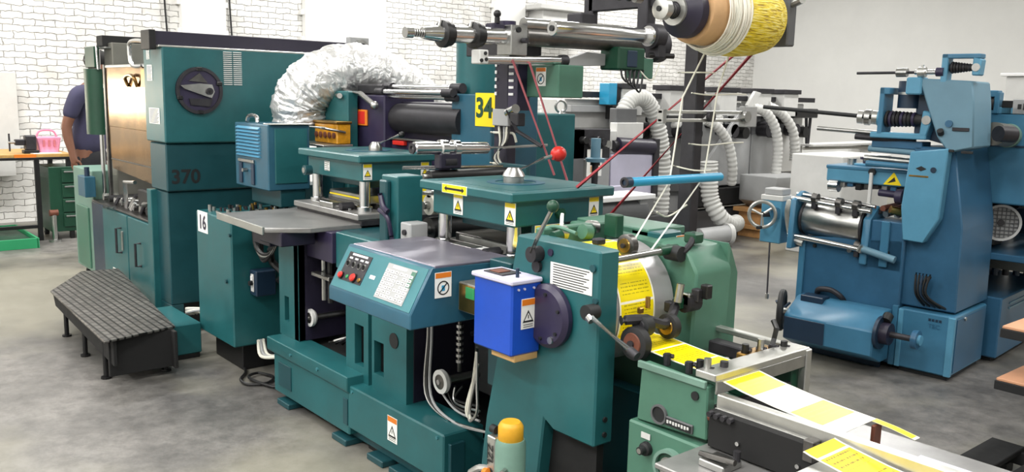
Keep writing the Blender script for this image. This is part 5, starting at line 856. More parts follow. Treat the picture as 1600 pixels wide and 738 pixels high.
# plate cylinder and its bearings
part('plate_cylinder', MB().lathe((-0.985, 0.10, 0.862), (-0.605, 0.10, 0.84), [(0, 0.09), (0, 0.112), (0.015, 0.115), (0.985, 0.115), (1, 0.112), (1, 0.09)], 'steel', 56).ring((-1.0, 0.10, 0.863), (-0.985, 0.10, 0.862), 0.118, 0.05, 'iron', 40).ring((-0.605, 0.10, 0.84), (-0.59, 0.10, 0.84), 0.118, 0.05, 'iron', 40), t)
part('bearing_plate', MB().prism([(-0.06, 0.66), (0.14, 0.66), (0.22, 0.80), (0.20, 1.0), (0.08, 1.03), (-0.04, 0.98)], 'x', -1.05, -1.015, 'blue', 0.006), t)
part('bearing_plate', MB().prism([(-0.02, 0.62), (0.22, 0.62), (0.24, 0.9), (0.12, 0.98), (0.0, 0.9)], 'x', -0.585, -0.54, 'blue', 0.006).box((-0.54, 0.02, 0.60), (-0.34, 0.3, 0.90), 'blue_mid', 0.006).box((-0.47, -0.0, 0.62), (-0.42, 0.02, 0.9), 'blue', 0.004), t)
for y, z, r in ((0.0, 0.985, 0.018), (0.06, 1.01, 0.012), (-0.02, 0.745, 0.018)): part('cross_rod', MB().cyl((-1.06, y, z), (-0.54, y, z - 0.035), r, 'chrome', seg=14), t)
mb = MB()
for x, z in ((-0.92, 1.0), (-0.76, 0.985), (-0.65, 0.98), (-0.62, 0.73)): mb.cyl((x, 0.0, z), (x + 0.035, 0.0, z - 0.003), 0.032, 'steel_dark', seg=18).box((x, -0.02, z - 0.07), (x + 0.03, 0.02, z - 0.01), 'iron', 0.003)
mb.cyl((-0.64, -0.04, 0.70), (-0.64, 0.0, 0.70), 0.014, 'steel', seg=10).cyl((-0.56, -0.03, 0.72), (-0.36, -0.03, 0.68), 0.022, 'blue_grey', seg=14).cyl((-0.58, -0.03, 0.70), (-0.56, -0.03, 0.74), 0.02, 'steel', seg=12).cyl((-0.45, 0.06, 0.97), (-0.38, 0.12, 0.95), 0.025, 'brass', seg=10); split('clamp', mb, t)
mb = MB()
for k in range(12): mb.cyl((-0.56 + 0.016*k, 0.10 + 0.01*(k % 3), 0.93 + 0.012*(k % 4)), (-0.545 + 0.016*k, 0.3, 0.94 + 0.012*(k % 4)), 0.018, ['steel', 'iron', 'chrome', 'rust'][k % 4], seg=10)
split('gear_roller', mb, t)
part('bearing_arm', MB().tube([(-1.06, -0.01, 0.98), (-1.07, -0.02, 0.90), (-1.06, 0.0, 0.78), (-1.03, 0.0, 0.72), (-0.96, 0.0, 0.70)], 0.026, 'alu', 10, 4), t)
# left control box and its wheel
t2 = BT('gear_box', -1.2, 0.05, 'blue gear box with a light spoked handwheel left of the steel plate cylinder', 'gearbox')
part('body', MB().box((-1.29, 0.02, 0.665), (-1.14, 0.16, 0.975), 'blue_light', 0.006).box((-1.295, 0.015, 0.95), (-1.135, 0.165, 0.985), 'grey_light', 0.004).cyl((-1.14, 0.09, 0.86), (-1.02, 0.09, 0.86), 0.045, 'blue_light', seg=22).cyl((-1.19, 0.02, 0.87), (-1.17, 0.0, 0.87), 0.04, 'blue', seg=18), t2)
part('body_cap', MB().box((-1.28, 0.03, 0.985), (-1.15, 0.15, 1.03), 'grey', 0.006), t2)
mb = MB().torus((-1.235, -0.06, 0.86), (0.45, -1, 0), 0.085, 0.012, 'alu', 36, 10).cyl((-1.235, -0.06, 0.86), (-1.2, 0.02, 0.86), 0.018, 'iron', seg=14)
ra, rb = frame_of((0.45, -1, 0)); c_ = V((-1.235, -0.06, 0.86))
for k in range(3): a = 0.4 + 2*PI*k/3; mb.cyl(c_, c_ + ra*(0.085*math.cos(a)) + rb*(0.085*math.sin(a)), 0.008, 'alu', seg=8)
mb.cyl(c_ + rb*-0.085 - V((0.0, 0.05, 0)), c_ + rb*-0.085, 0.012, 'ink', seg=10); part('hand_wheel', mb, t2)
part('drop_rod', MB().cyl((-1.215, 0.03, 0.665), (-1.165, -0.05, 0.33), 0.006, 'iron', seg=8).cyl((-1.165, -0.05, 0.30), (-1.165, -0.05, 0.335), 0.012, 'alu', seg=10), t2)
part('arm', MB().box((-1.14, 0.10, 0.74), (-1.05, 0.14, 0.80), 'blue', 0.004), t2)
# motor box in front
t3 = BT('feed_motor', -0.65, -0.15, 'low blue motor housing with a black handwheel and knob in front of the rotary machine', 'motor')
part('housing', MB().prism([(-0.25, 0.12), (-0.25, 0.275), (-0.09, 0.375), (0.0, 0.375), (0.0, 0.06), (-0.12, 0.06)], 'x', -0.93, -0.36, 'blue', 0.006).box((-0.9, -0.02, 0.0), (-0.4, 0.0, 0.07), 'navy', 0), t3)
part('dark_panel', MB().box((-0.925, -0.256, 0.125), (-0.66, -0.25, 0.262), 'navy', 0.003), t3)
part('front_panel', MB().box((-0.65, -0.256, 0.125), (-0.365, -0.25, 0.27), 'blue', 0.003), t3)
part('top_block', MB().prism([(-0.89, -0.13), (-0.74, -0.13), (-0.74, -0.03), (-0.89, -0.03)], 'z', 0.34, 0.39, 'navy', 0.005), t3)
w_ = part('hand_wheel', MB().torus((-1.0, -0.15, 0.27), (1, 0.4, 0), 0.115, 0.022, 'ink', 40, 10).cyl((-1.0, -0.15, 0.27), (-0.93, -0.15, 0.27), 0.02, 'alu', seg=16), t3)
mb = MB()
for k in range(3): a = 0.3 + 2*PI*k/3; mb.cyl((-1.0, -0.15, 0.27), (-1.0, -0.15 + 0.105*math.cos(a), 0.27 + 0.105*math.sin(a)), 0.009, 'navy', seg=8)
part('spokes', mb, w_)
part('coupling', MB().cyl((-0.36, -0.17, 0.26), (-0.34, -0.17, 0.26), 0.10, 'navy', seg=32).cyl((-0.34, -0.17, 0.26), (-0.29, -0.17, 0.26), 0.065, 'purple_black', seg=28).cyl((-0.33, -0.16, 0.33), (-0.33, -0.12, 0.36), 0.03, 'ink', seg=12), t3)
part('knob', MB().cyl((-0.29, -0.17, 0.26), (-0.16, -0.17, 0.26), 0.018, 'iron', seg=14).cyl((-0.16, -0.17, 0.26), (-0.13, -0.17, 0.26), 0.055, 'blue_mid', seg=28).cyl((-0.13, -0.17, 0.26), (-0.115, -0.17, 0.26), 0.03, 'blue_light', seg=20), t3)
# cabinets
t4 = BT('drive_cabinet', -0.16, 0.28, 'low blue cabinet with small raised letters, at the foot of the slanted column', 'cabinet')
part('body', MB().box((-0.325, 0.0, 0.03), (0.0, 0.56, 0.39), 'blue', 0.008).box((-0.3, 0.03, 0.0), (-0.02, 0.54, 0.03), 'ink', 0), t4)
part('corner_trim', MB().box((-0.035, -0.006, 0.03), (0.004, 0.02, 0.385), 'blue_light', 0.004).box((-0.32, -0.004, 0.03), (-0.29, 0.01, 0.385), 'blue_light', 0.003).box((0.0, 0.04, 0.05), (0.004, 0.54, 0.37), 'blue_mid', 0.003), t4)
mb = MB().text('TEC', (-0.11, -0.004, 0.315), X, Z, 0.038, 'blue_mid')
for k in range(4): mb.box((-0.145 + 0.02*k, -0.003, 0.345), (-0.131 + 0.02*k, 0.0, 0.36), 'navy', 0.0005)
part('raised_letters', mb, t4)
part('latch', MB().cyl((0.004, 0.16, 0.36), (0.012, 0.16, 0.36), 0.012, 'steel', seg=14), t4)
t5 = BT('tail_cabinet', 0.0, 1.0, 'second low blue cabinet with vents behind the drive cabinet, at the right edge', 'cabinet')
part('body', MB().box((-0.3, 0.64, 0.03), (0.06, 1.7, 0.42), 'blue_mid', 0.008).box((-0.25, 0.68, 0), (0.02, 1.66, 0.03), 'ink', 0), t5)
mb = MB()
for k in range(2): mb.box((0.06, 0.8, 0.36 - 0.03*k), (0.066, 1.5, 0.372 - 0.03*k), 'blue_grey', 0.001)
part('vents', mb, t5)
# upper right body
t6 = BT('rear_housing', 0.0, 1.2, 'large blue upper housing with a grey motor below, right edge of the photo', 'machine housing')
part('housing', MB().box((-0.23, 0.62, 1.01), (0.35, 1.8, 1.56), 'blue', 0.008).box((-0.22, 1.75, 0.42), (0.3, 1.8, 1.01), 'navy', 0.004).box((-0.3, 0.62, 0.42), (-0.25, 1.8, 1.02), 'navy', 0.004).box((-0.235, 0.61, 1.36), (0.35, 0.62, 1.372), 'navy', 0.002), t6)
part('roll_cover', MB().cyl((0.06, 0.2, 1.45), (0.11, 0.3, 1.445), 0.045, 'iron', seg=24).cyl((0.0, 0.33, 1.445), (0.0, 0.60, 1.43), 0.068, 'panel_grey', seg=32).cyl((0.0, 0.58, 1.43), (0.0, 0.62, 1.43), 0.072, 'sage_pale', seg=32), t6)
part('frame_bar', MB().box((-0.22, 0.62, 1.56), (0.3, 0.7, 1.60), 'blue_light', 0.004).box((-0.28, 0.6, 1.66), (-0.08, 0.68, 1.70), 'blue', 0.004).box((-0.10, 0.6, 1.56), (-0.07, 0.68, 1.69), 'blue', 0.004), t6)
mb = MB().cyl((-0.27, 0.64, 1.62), (-0.1, 0.64, 1.62), 0.045, 'rubber', seg=20)
for k in range(6): mb.torus((-0.25 + 0.025*k, 0.64, 1.62), X, 0.046, 0.007, 'plum' if k % 2 else 'iron', 20, 6)
mb.box((-0.06, 0.62, 1.56), (0.0, 0.72, 1.64), 'black', 0.004); part('spring', mb, t6)
part('grey_box', MB().box((0.0, 0.62, 1.56), (0.4, 0.8, 1.65), 'grey', 0.004).box((0.03, 0.615, 1.59), (0.05, 0.62, 1.62), 'ink', 0.001).box((0.06, 0.615, 1.585), (0.068, 0.62, 1.625), 'ink', 0.001).box((0.08, 0.615, 1.585), (0.1, 0.62, 1.622), 'ink', 0.001), t6)
part('motor_shelf', MB().box((-0.22, 0.62, 0.66), (0.35, 1.75, 0.70), 'blue_mid', 0.004).box((-0.22, 0.62, 0.42), (-0.18, 0.66, 0.68), 'blue', 0.003).box((0.2, 0.62, 0.42), (0.24, 0.66, 0.68), 'blue', 0.003), t6)
mt_ = part('electric_motor', MB().cyl((-0.03, 0.76, 0.88), (-0.13, 1.04, 0.88), 0.112, 'grey', seg=36).ring((-0.022, 0.738, 0.88), (-0.033, 0.768, 0.88), 0.115, 0.10, 'grey_light', 36), t6)
mb = MB(); d_ = V((0.34, -0.94, 0)).normalized(); ra, rb = frame_of(d_); c_ = V((-0.027, 0.752, 0.88))
for i in range(-4, 5):
    h = 0.1*math.sqrt(max(0.02, 1 - (i/4.6)**2)); mb.cyl(c_ + ra*(0.024*i) - rb*h, c_ + ra*(0.024*i) + rb*h, 0.003, 'grey_dark', seg=6); mb.cyl(c_ + rb*(0.024*i) - ra*h, c_ + rb*(0.024*i) + ra*h, 0.003, 'grey_dark', seg=6)
mb.cyl(c_ - d_*0.0, c_ + d_*0.01, 0.02, 'iron', seg=14); part('fan_grille', mb, mt_)
mb = MB()
for k in range(10): mb.cyl((-0.2 + 0.05*k, 0.8 + 0.03*k, 0.98), (-0.18 + 0.05*k, 0.95 + 0.03*k, 0.96 + 0.01*(k % 3)), 0.022, ['iron', 'steel', 'grey', 'black'][k % 4], seg=10)
mb.box((0.1, 0.8, 0.95), (0.3, 0.95, 1.0), 'alu', 0.004); mb.box((-0.2, 0.9, 0.70), (-0.1, 1.1, 0.95), 'black', 0.01); split('pipe', mb, t6)
mb = MB()
for k in range(7): mb.cyl((-0.1 + 0.05*k, 1.0 + 0.05*k, 0.5), (-0.1 + 0.05*k, 1.0 + 0.05*k, 0.64), 0.02, ['navy', 'iron'][k % 2], seg=10)
mb.box((-0.15, 0.9, 0.56), (0.3, 1.5, 0.64), 'panel_grey', 0.004); split('valve', mb, t6)
w = lambda x, y, z: (BO[0] + math.cos(A5)*x - math.sin(A5)*y, BO[1] + math.sin(A5)*x + math.cos(A5)*y, z)
def wp(*pts): return [w(*p) for p in pts]
one('cardboard_box', MB().prism([w(-0.21, 0.63, 0)[:2], w(-0.13, 0.63, 0)[:2], w(-0.13, 0.71, 0)[:2], w(-0.21, 0.71, 0)[:2]], 'z', 0.70, 0.80, 'cardboard', 0.003), 'small orange cardboard box beside the grey motor of the blue machine', 'box')
mb = MB()
for k in range(5): mb.tube(wp((-0.24 + 0.02*k, 0.0, 0.62), (-0.23 + 0.015*k, -0.01, 0.5), (-0.2 + 0.03*k, 0.06, 0.42), (-0.2 + 0.04*k, 0.14, 0.41)), 0.007, ['black', 'ink', 'navy'][k % 3], 8, 6)
mb.tube(wp((-0.1, 0.45, 1.12), (-0.12, 0.3, 0.95), (-0.08, 0.3, 0.75), (-0.16, 0.1, 0.62), (-0.22, 0.02, 0.55)), 0.011, 'black', 8, 6)
one('power_cables', mb, 'black power cables running down the blue column onto the drive cabinet', 'cable', base=w(-0.2, 0.1, 0.40))
# ================================================================ grey slitting line behind
t = T('slitting_machine', (-6.7, 8.4, 0), 'long grey slitting machine along the back with light corrugated hoses', 'machine')
part('rear_frame', MB().box((-6.9, 6.3, 0.3), (-6.6, 10.6, 1.28), 'grey', 0.01).box((-6.95, 6.2, 1.28), (-6.6, 10.6, 1.58), 'grey_light', 0.01).box((-6.9, 6.4, 0.0), (-6.8, 6.6, 0.3), 'iron', 0).box((-6.9, 10.2, 0.0), (-6.8, 10.4, 0.3), 'iron', 0), t)
part('top_beam', MB().box((-6.62, 6.2, 1.60), (-6.5, 10.7, 1.66), 'iron', 0.004).box((-6.6, 6.2, 1.45), (-6.5, 10.6, 1.52), 'grey', 0.004), t)
for k, y in enumerate((6.98, 7.75, 8.65, 9.35, 9.95)):
    h = part('slitter_head', MB().box((-6.6, y - 0.16, 1.42), (-6.38, y + 0.16, 1.70), 'grey_light', 0.006).box((-6.62, y - 0.19, 1.70), (-6.36, y + 0.19, 1.755), 'iron', 0.004).box((-6.58, y - 0.1, 1.2), (-6.45, y + 0.1, 1.42), 'grey_dark', 0.004), t)
    part('motor_knob', MB().cyl((-6.45, y + 0.05, 1.25), (-6.3, y + 0.05, 1.25), 0.08, 'iron', seg=18), h); part('motor_knob', MB().cyl((-6.48, y + 0.3, 1.22), (-6.32, y + 0.3, 1.22), 0.07, 'black', seg=18), h)
for a, b_, z0, z1, m_ in ((8.28, 9.28, 0.58, 1.34, 'grey'), (9.3, 9.9, 0.58, 1.30, 'grey'), (9.92, 10.45, 0.7, 1.3, 'grey_light'), (7.55, 8.2, 0.55, 1.18, 'grey_dark'), (6.9, 7.5, 0.55, 1.2, 'grey')):
    part('cover_panel', MB().box((-6.6, a, z0), (-6.48, b_, z1), m_, 0.008), t)
part('black_plinth', MB().box((-6.55, 8.2, 0.36), (-6.4, 9.95, 0.56), 'black_matte', 0.006).box((-6.6, 6.6, 0.0), (-6.45, 10.2, 0.30), 'grey_dark', 0.006), t)
part('blue_tag', MB().box((-6.5, 6.60, 1.53), (-6.36, 6.72, 1.75), 'tube_blue', 0.004).box((-6.5, 6.72, 1.55), (-6.4, 6.95, 1.72), 'iron', 0.004).box((-6.5, 6.7, 1.38), (-6.4, 6.9, 1.52), 'black', 0.004), t)
part('black_handle', MB().box((-6.5, 10.05, 1.40), (-6.38, 10.6, 1.52), 'black', 0.01).cyl((-6.44, 10.52, 1.42), (-6.44, 10.50, 1.02), 0.02, 'iron', seg=8).cyl((-6.44, 10.42, 1.4), (-6.44, 10.48, 1.02), 0.02, 'iron', seg=8), t)
part('side_table', MB().cyl((-6.44, 10.4, 1.0), (-6.44, 12.2, 0.985), 0.02, 'alu', seg=10).box((-6.6, 10.4, 1.03), (-6.3, 12.4, 1.06), 'grey_light', 0.004).box((-6.7, 12.0, 0.0), (-6.5, 12.3, 1.03), 'grey_light', 0.004), t)
mb = MB().prism([(8.95, 1.5), (9.05, 1.62), (9.12, 1.70), (9.0, 1.72), (8.85, 1.55)], 'x', -6.3, -6.26, 'grey_light', 0.004).box((-6.32, 8.9, 1.3), (-6.26, 8.98, 1.5), 'grey', 0.004).prism([(8.2, 0.9), (8.75, 1.45), (8.85, 1.4), (8.32, 0.85)], 'x', -6.34, -6.3, 'grey', 0.004); split('swing_lever', mb, t)
mb = MB()
for k in range(20):
    y = 6.9 + 3.0*random.random(); z = 1.28 + 0.14*random.random(); mb.cyl((-6.5, y, z), (-6.34, y + 0.03, z), 0.03 + 0.03*random.random(), ['iron', 'grey_dark', 'grey_light', 'black'][k % 4], seg=12)
split('small_roller', mb, t)
def hose(pts, r, lab, n=9):
    P, _ = catmull([V(p) for p in pts], n); mb = MB()
    out = []; rad = []
    L_ = 0
    for i in range(len(P)-1):
        m_ = max(2, int((P[i+1]-P[i]).length/0.011))
        for j in range(m_): out.append(P[i].lerp(P[i+1], j/m_)); rad.append(r*(1.0 if len(out) % 4 < 2 else 0.9))
    mb.tube(out, r, 'hose', 16, 0, rad); one('corrugated_hose', mb, lab, 'hose', 'corrugated extraction hoses')
hose([(-6.2, 6.64, 1.36), (-6.2, 6.68, 1.50), (-6.2, 6.80, 1.60), (-6.2, 6.98, 1.59), (-6.2, 7.13, 1.44), (-6.2, 7.25, 1.18), (-6.22, 7.34, 0.85), (-6.24, 7.36, 0.35)], 0.088, 'widest pale hose looping over at the left end of the slitting machine')
hose([(-6.28, 8.1, 1.38), (-6.22, 8.25, 1.30), (-6.2, 8.45, 1.1), (-6.2, 8.55, 0.85), (-6.25, 8.62, 0.62)], 0.058, 'pale corrugated hose just right of the dark grey post')
hose([(-6.3, 9.0, 1.52), (-6.22, 9.15, 1.48), (-6.18, 9.32, 1.3), (-6.18, 9.42, 1.05), (-6.2, 9.45, 0.75), (-6.2, 9.45, 0.62)], 0.062, 'pale corrugated hose hanging down in front of the middle grey panel')
hose([(-6.4, 9.45, 1.55), (-6.34, 9.7, 1.45), (-6.3, 9.9, 1.25), (-6.3, 9.98, 1.0), (-6.3, 9.98, 0.85)], 0.062, 'rightmost pale corrugated hose of the slitting machine')
hose([(-6.1, 7.98, 0.92), (-6.1, 8.0, 0.7), (-6.08, 8.02, 0.5), (-6.0, 8.1, 0.30), (-6.0, 8.3, 0.2), (-6.05, 8.5, 0.2)], 0.10, 'thick pale elbow hose on the floor behind the dark grey post')
one('hose_stub', MB().cyl((-5.9, 7.6, 0.12), (-5.85, 8.05, 0.13), 0.10, 'grey', seg=24).cyl((-5.86, 8.05, 0.13), (-5.84, 8.1, 0.13), 0.115, 'grey_light', seg=24), 'grey pipe lying on the floor left of the wooden pallet', 'pipe')
# left cluster of the slitter
t = T('roller_stand', (-6.0, 6.5, 0), 'grey roller stand with a dark purple roller beneath the widest pale hose', 'machine')
part('frame', MB().box((-6.15, 6.28, 0.62), (-5.98, 6.9, 1.05), 'lilac', 0.006).box((-6.1, 6.3, 0.0), (-6.04, 6.36, 0.62), 'grey_dark', 0).box((-6.1, 6.84, 0.0), (-6.04, 6.9, 0.62), 'grey_dark', 0).box((-6.1, 6.36, 1.2), (-6.0, 6.75, 1.36), 'grey_light', 0.006).box((-6.12, 6.15, 1.1), (-6.0, 6.36, 1.28), 'grey_light', 0.004).box((-6.15, 5.95, 0.3), (-5.98, 6.26, 1.0), 'grey', 0.006), t)
part('roller', MB().cyl((-6.0, 6.36, 1.14), (-6.0, 6.88, 1.11), 0.08, 'purple_black', seg=26).cyl((-6.0, 6.3, 1.14), (-6.0, 6.36, 1.14), 0.05, 'iron', seg=18), t)
part('side_frame', MB().box((-6.05, 6.88, 0.6), (-5.95, 6.96, 1.2), 'iron', 0.006).box((-6.15, 6.4, 1.3), (-6.05, 6.7, 1.5), 'grey_dark', 0.006), t)
t = T('ink_stand', (-6.0, 5.9, 0), 'dark roller stand holding a white card with a black picture, right of the signal lamp', 'machine')
part('frame', MB().box((-6.1, 5.75, 0.0), (-5.98, 5.9, 1.3), 'grey_dark', 0.004).box((-6.08, 5.75, 1.02), (-5.98, 6.25, 1.3), 'iron', 0.004).box((-6.1, 5.8, 0.0), (-6.0, 6.2, 0.7), 'grey', 0.004), t)
mb = MB()
for k in range(6): mb.cyl((-5.97, 5.85 + 0.06*k, 1.2 - 0.02*(k % 3)), (-5.9, 5.85 + 0.06*k, 1.2 - 0.02*(k % 3)), 0.035, ['black', 'iron', 'steel'][k % 3], seg=16)
split('roller', mb, t)
part('picture_card', MB().quad((-5.96, 6.02, 0.98), Y, Z, 0.2, 0.26, 'paper', 0.003).quad((-5.955, 6.02, 1.02), Y, Z, 0.11, 0.08, 'brass', 0.002).quad((-5.952, 6.02, 1.02), (0, 1, 0.6), (0, -0.6, 1), 0.12, 0.02, 'ink', 0.001).quad((-5.955, 6.02, 0.92), Y, Z, 0.11, 0.06, 'kraft', 0.002), t)
one('white_board', MB().box((-5.72, 5.95, 0.0), (-5.68, 6.32, 0.78), 'lilac', 0.004), 'pale lilac board standing upright below the picture card', 'board')
t = T('shaft_motor', (-5.2, 5.6, 0), 'long dark grey drum motor lying behind the front die cutter', 'motor')
part('drum', MB().cyl((-5.3, 5.15, 0.62), (-5.3, 5.95, 0.60), 0.12, 'grey_dark', seg=32).cyl((-5.3, 5.05, 0.62), (-5.3, 5.15, 0.62), 0.15, 'purple_black', seg=32).ring((-5.3, 5.04, 0.62), (-5.3, 5.05, 0.62), 0.13, 0.06, 'iron', 28), t)
part('stand', MB().box((-5.4, 5.2, 0.0), (-5.2, 5.9, 0.5), 'green_dark', 0.006).box((-5.5, 5.1, 0.72), (-5.15, 6.0, 0.76), 'white', 0.004).box((-5.48, 5.85, 0.0), (-5.2, 5.95, 0.72), 'grey', 0.004), t)
# boxes at the right of the slitter
t = T('wooden_pallet', (-6.0, 9.2, 0), 'brown wooden pallet under the grey box at the back', 'pallet')
for z in (0.30, 0.10): part('board', MB().box((-6.3, 8.75, z), (-5.7, 9.75, z + 0.05), 'wood', 0.004), t)
for y in (8.8, 9.22, 9.66): part('block', MB().box((-6.25, y, 0.0), (-5.75, y + 0.08, 0.10), 'wood', 0.004).box((-6.25, y, 0.15), (-5.75, y + 0.08, 0.30), 'wood', 0.004), t)
one('grey_crate', MB().prism([(8.78, 0.44), (8.95, 0.352), (9.68, 0.352), (9.72, 0.72), (8.78, 0.74)], 'x', -6.25, -5.75, 'grey', 0.008), 'plain grey sheet metal box standing on the wooden pallet', 'box')
one('grey_cover', MB().box((-5.3, 8.35, 0.0), (-4.7, 9.35, 1.06), 'grey_light', 0.01), 'large plain light grey box behind the blue gear box', 'box')
t = T('grey_cabinet', (-3.2, 9.9, 0), 'light grey cabinet showing above the blue machine at the right edge', 'cabinet')
part('body', MB().box((-3.6, 9.3, 0.0), (-3.0, 11.5, 1.9), 'grey_light', 0.01), t)
part('lid', MB().box((-3.64, 9.26, 1.9), (-2.96, 11.5, 1.93), 'white', 0.004).cyl((-3.0, 9.42, 1.85), (-2.98, 9.42, 1.85), 0.03, 'iron', seg=14).box((-2.998, 9.3, 1.7), (-2.99, 11.4, 1.72), 'grey', 0.002), t)
# ================================================================ shelf trolley at the right edge
t = T('shelf_trolley', (-1.1, 4.3, 0), 'shelf trolley with orange wood boards at the right edge', 'trolley')
for z, m_ in ((0.70, 'wood_board'), (0.475, 'wood_board')): part('shelf', MB().box((-1.40, 3.86, z - 0.012), (-0.7, 4.75, z), m_, 0.002).box((-1.405, 3.855, z - 0.05), (-0.7, 4.755, z - 0.012), 'rubber', 0.002), t)
for x, y in ((-0.76, 3.9), (-0.76, 4.68)): part('post', MB().box((x, y, 0.0), (x + 0.035, y + 0.035, 1.0), 'black', 0.002), t)
t = T('black_pallet', (-1.2, 3.75, 0), 'black plastic slatted pallet on the floor at the right edge', 'pallet')
part('frame', MB().box((-1.48, 3.55, 0.05), (-0.7, 3.60, 0.11), 'rubber', 0.004).box((-1.48, 4.06, 0.05), (-0.7, 4.11, 0.11), 'rubber', 0.004), t)
for x in (-1.48, -1.27, -1.06, -0.85): part('slat', MB().box((x, 3.552, 0.10), (x + 0.14, 4.108, 0.125), 'black_matte', 0.003), t)
for x in (-1.48, -1.05): 
    for y in (3.55, 4.03): part('foot', MB().box((x, y, 0), (x + 0.1, y + 0.08, 0.05), 'rubber', 0.003), t)
# ================================================================ left background: bench, tools, person
t = T('work_bench', (-10.4, 1.7, 0), 'wooden topped workbench on black legs against the white brick wall', 'workbench')
part('bench_top', MB().box((-10.9, 0.6, 0.86), (-10.0, 2.36, 0.895), 'bench_top', 0.004).box((-10.0, 1.82, 0.86), (-9.992, 2.02, 0.895), 'orange', 0.001).box((-10.005, 0.6, 0.835), (-9.99, 2.36, 0.862), 'black', 0.002), t)
for x, y in ((-10.04, 2.0), (-10.85, 0.65), (-10.04, 0.65), (-10.85, 2.3), (-10.04, 2.3)): part('leg', MB().box((x, y, 0.0), (x + 0.045, y + 0.045, 0.86), 'black', 0.002), t)
part('lower_rail', MB().box((-10.03, 0.65, 0.13), (-10.0, 2.0, 0.165), 'black', 0.002), t)
t = T('bench_vise', (-10.15, 2.0, 0.895), 'small dark bench vise on the edge of the workbench', 'vise')
part('jaw', MB().box((-10.2, 1.95, 0.93), (-10.08, 2.05, 1.08), 'iron', 0.01).box((-10.18, 1.86, 0.98), (-10.1, 1.95, 1.04), 'iron', 0.006), t)
part('base', MB().box((-10.2, 1.93, 0.895), (-10.08, 2.07, 0.93), 'black', 0.004), t)
part('handle', MB().cyl((-10.13, 1.86, 1.01), (-10.13, 1.80, 1.01), 0.014, 'steel', seg=10).cyl((-10.13, 1.81, 0.92), (-10.13, 1.81, 1.10), 0.009, 'iron', seg=8), t)
t = T('plastic_basket', (-10.25, 2.2, 0.895), 'pink plastic basket with a handle on the workbench', 'basket')
part('body', MB().prism([(2.09, 0.895), (2.27, 0.895), (2.30, 1.06), (2.06, 1.06)], 'x', -10.35, -10.15, 'pink_plastic', 0.01), t)
part('handle', MB().tube([(-10.25, 2.08, 1.05), (-10.25, 2.12, 1.12), (-10.25, 2.24, 1.12), (-10.25, 2.28, 1.05)], 0.01, 'pink_plastic', 8, 5), t)
part('slots', MB().box((-10.149, 2.12, 0.96), (-10.14, 2.14, 1.03), 'pink_belt', 0.001).box((-10.149, 2.17, 0.96), (-10.14, 2.19, 1.03), 'pink_belt', 0.001).box((-10.149, 2.22, 0.96), (-10.14, 2.24, 1.03), 'pink_belt', 0.001), t)
one('paper_sheets', MB().quad((-10.12, 2.12, 0.896), (1, 0.2, 0), (-0.2, 1, 0), 0.2, 0.28, 'paper', 0.004), 'white sheets of paper lying at the front of the workbench', 'paper')
t = T('tool_cabinet', (-10.1, 2.26, 0), 'dark green drawer cabinet on wheels beneath the workbench end', 'tool cabinet')
part('body', MB().box((-10.45, 2.12, 0.08), (-9.98, 2.52, 0.76), 'green_dark', 0.006), t)
for k in range(4):
    d = part('drawer', MB().box((-9.98, 2.24, 0.13 + 0.155*k), (-9.96, 2.51, 0.27 + 0.155*k), 'green_dark', 0.004), t); part('pull', MB().box((-9.962, 2.26, 0.235 + 0.155*k), (-9.945, 2.49, 0.25 + 0.155*k), 'steel', 0.002), d)
for y in (2.16, 2.48):
    part('castor', MB().cyl((-10.0, y - 0.02, 0.04), (-10.0, y + 0.02, 0.04), 0.04, 'rubber', seg=16).box((-10.02, y - 0.025, 0.04), (-9.98, y + 0.025, 0.085), 'steel', 0.002), t); part('castor', MB().cyl((-10.4, y - 0.02, 0.04), (-10.4, y + 0.02, 0.04), 0.04, 'rubber', seg=16).box((-10.42, y - 0.025, 0.04), (-10.38, y + 0.025, 0.085), 'steel', 0.002), t)
t = T('foot_pump', (-9.85, 2.13, 0), 'small red and steel foot pump standing before the green drawer cabinet', 'pump')
part('post', MB().cyl((-9.85, 2.12, 0.02), (-9.85, 2.12, 0.3), 0.025, 'steel', seg=12).cyl((-9.85, 2.12, 0.0), (-9.85, 2.12, 0.02), 0.06, 'steel', seg=18), t); part('red_head', MB().cyl((-9.85, 2.08, 0.30), (-9.85, 2.16, 0.30), 0.032, 'rust', seg=16), t)
t = T('drip_tray', (-10.0, 1.7, 0), 'bright green plastic tray on the floor below the workbench', 'tray')
part('shell', MB().box((-10.6, 1.2, 0.0), (-9.55, 1.9, 0.012), 'green_tray', 0.002).box((-9.56, 1.2, 0.0), (-9.54, 1.9, 0.10), 'green_tray', 0.002).box((-10.6, 1.2, 0.0), (-10.58, 1.9, 0.10), 'green_tray', 0.002).box((-10.6, 1.89, 0.0), (-9.54, 1.91, 0.10), 'green_tray', 0.002).box((-10.6, 1.19, 0.0), (-9.54, 1.21, 0.10), 'green_tray', 0.002), t)
part('contents', MB().box((-10.55, 1.22, 0.012), (-9.6, 1.88, 0.07), 'green_dark', 0.006), t)
t = T('wall_cabinet', (-11.4, 1.9, 0.85), 'pale grey cabinet hung on the brick wall above the workbench', 'cabinet')
part('body', MB().box((-11.5, 1.2, 0.86), (-11.3, 2.13, 1.73), 'grey_light', 0.006), t); part('bottom_rail', MB().box((-11.5, 1.2, 0.82), (-11.28, 2.08, 0.86), 'ink', 0.003), t); part('lower_shelf', MB().box((-11.5, 1.2, 0.56), (-11.3, 2.07, 0.80), 'grey_light', 0.004), t)

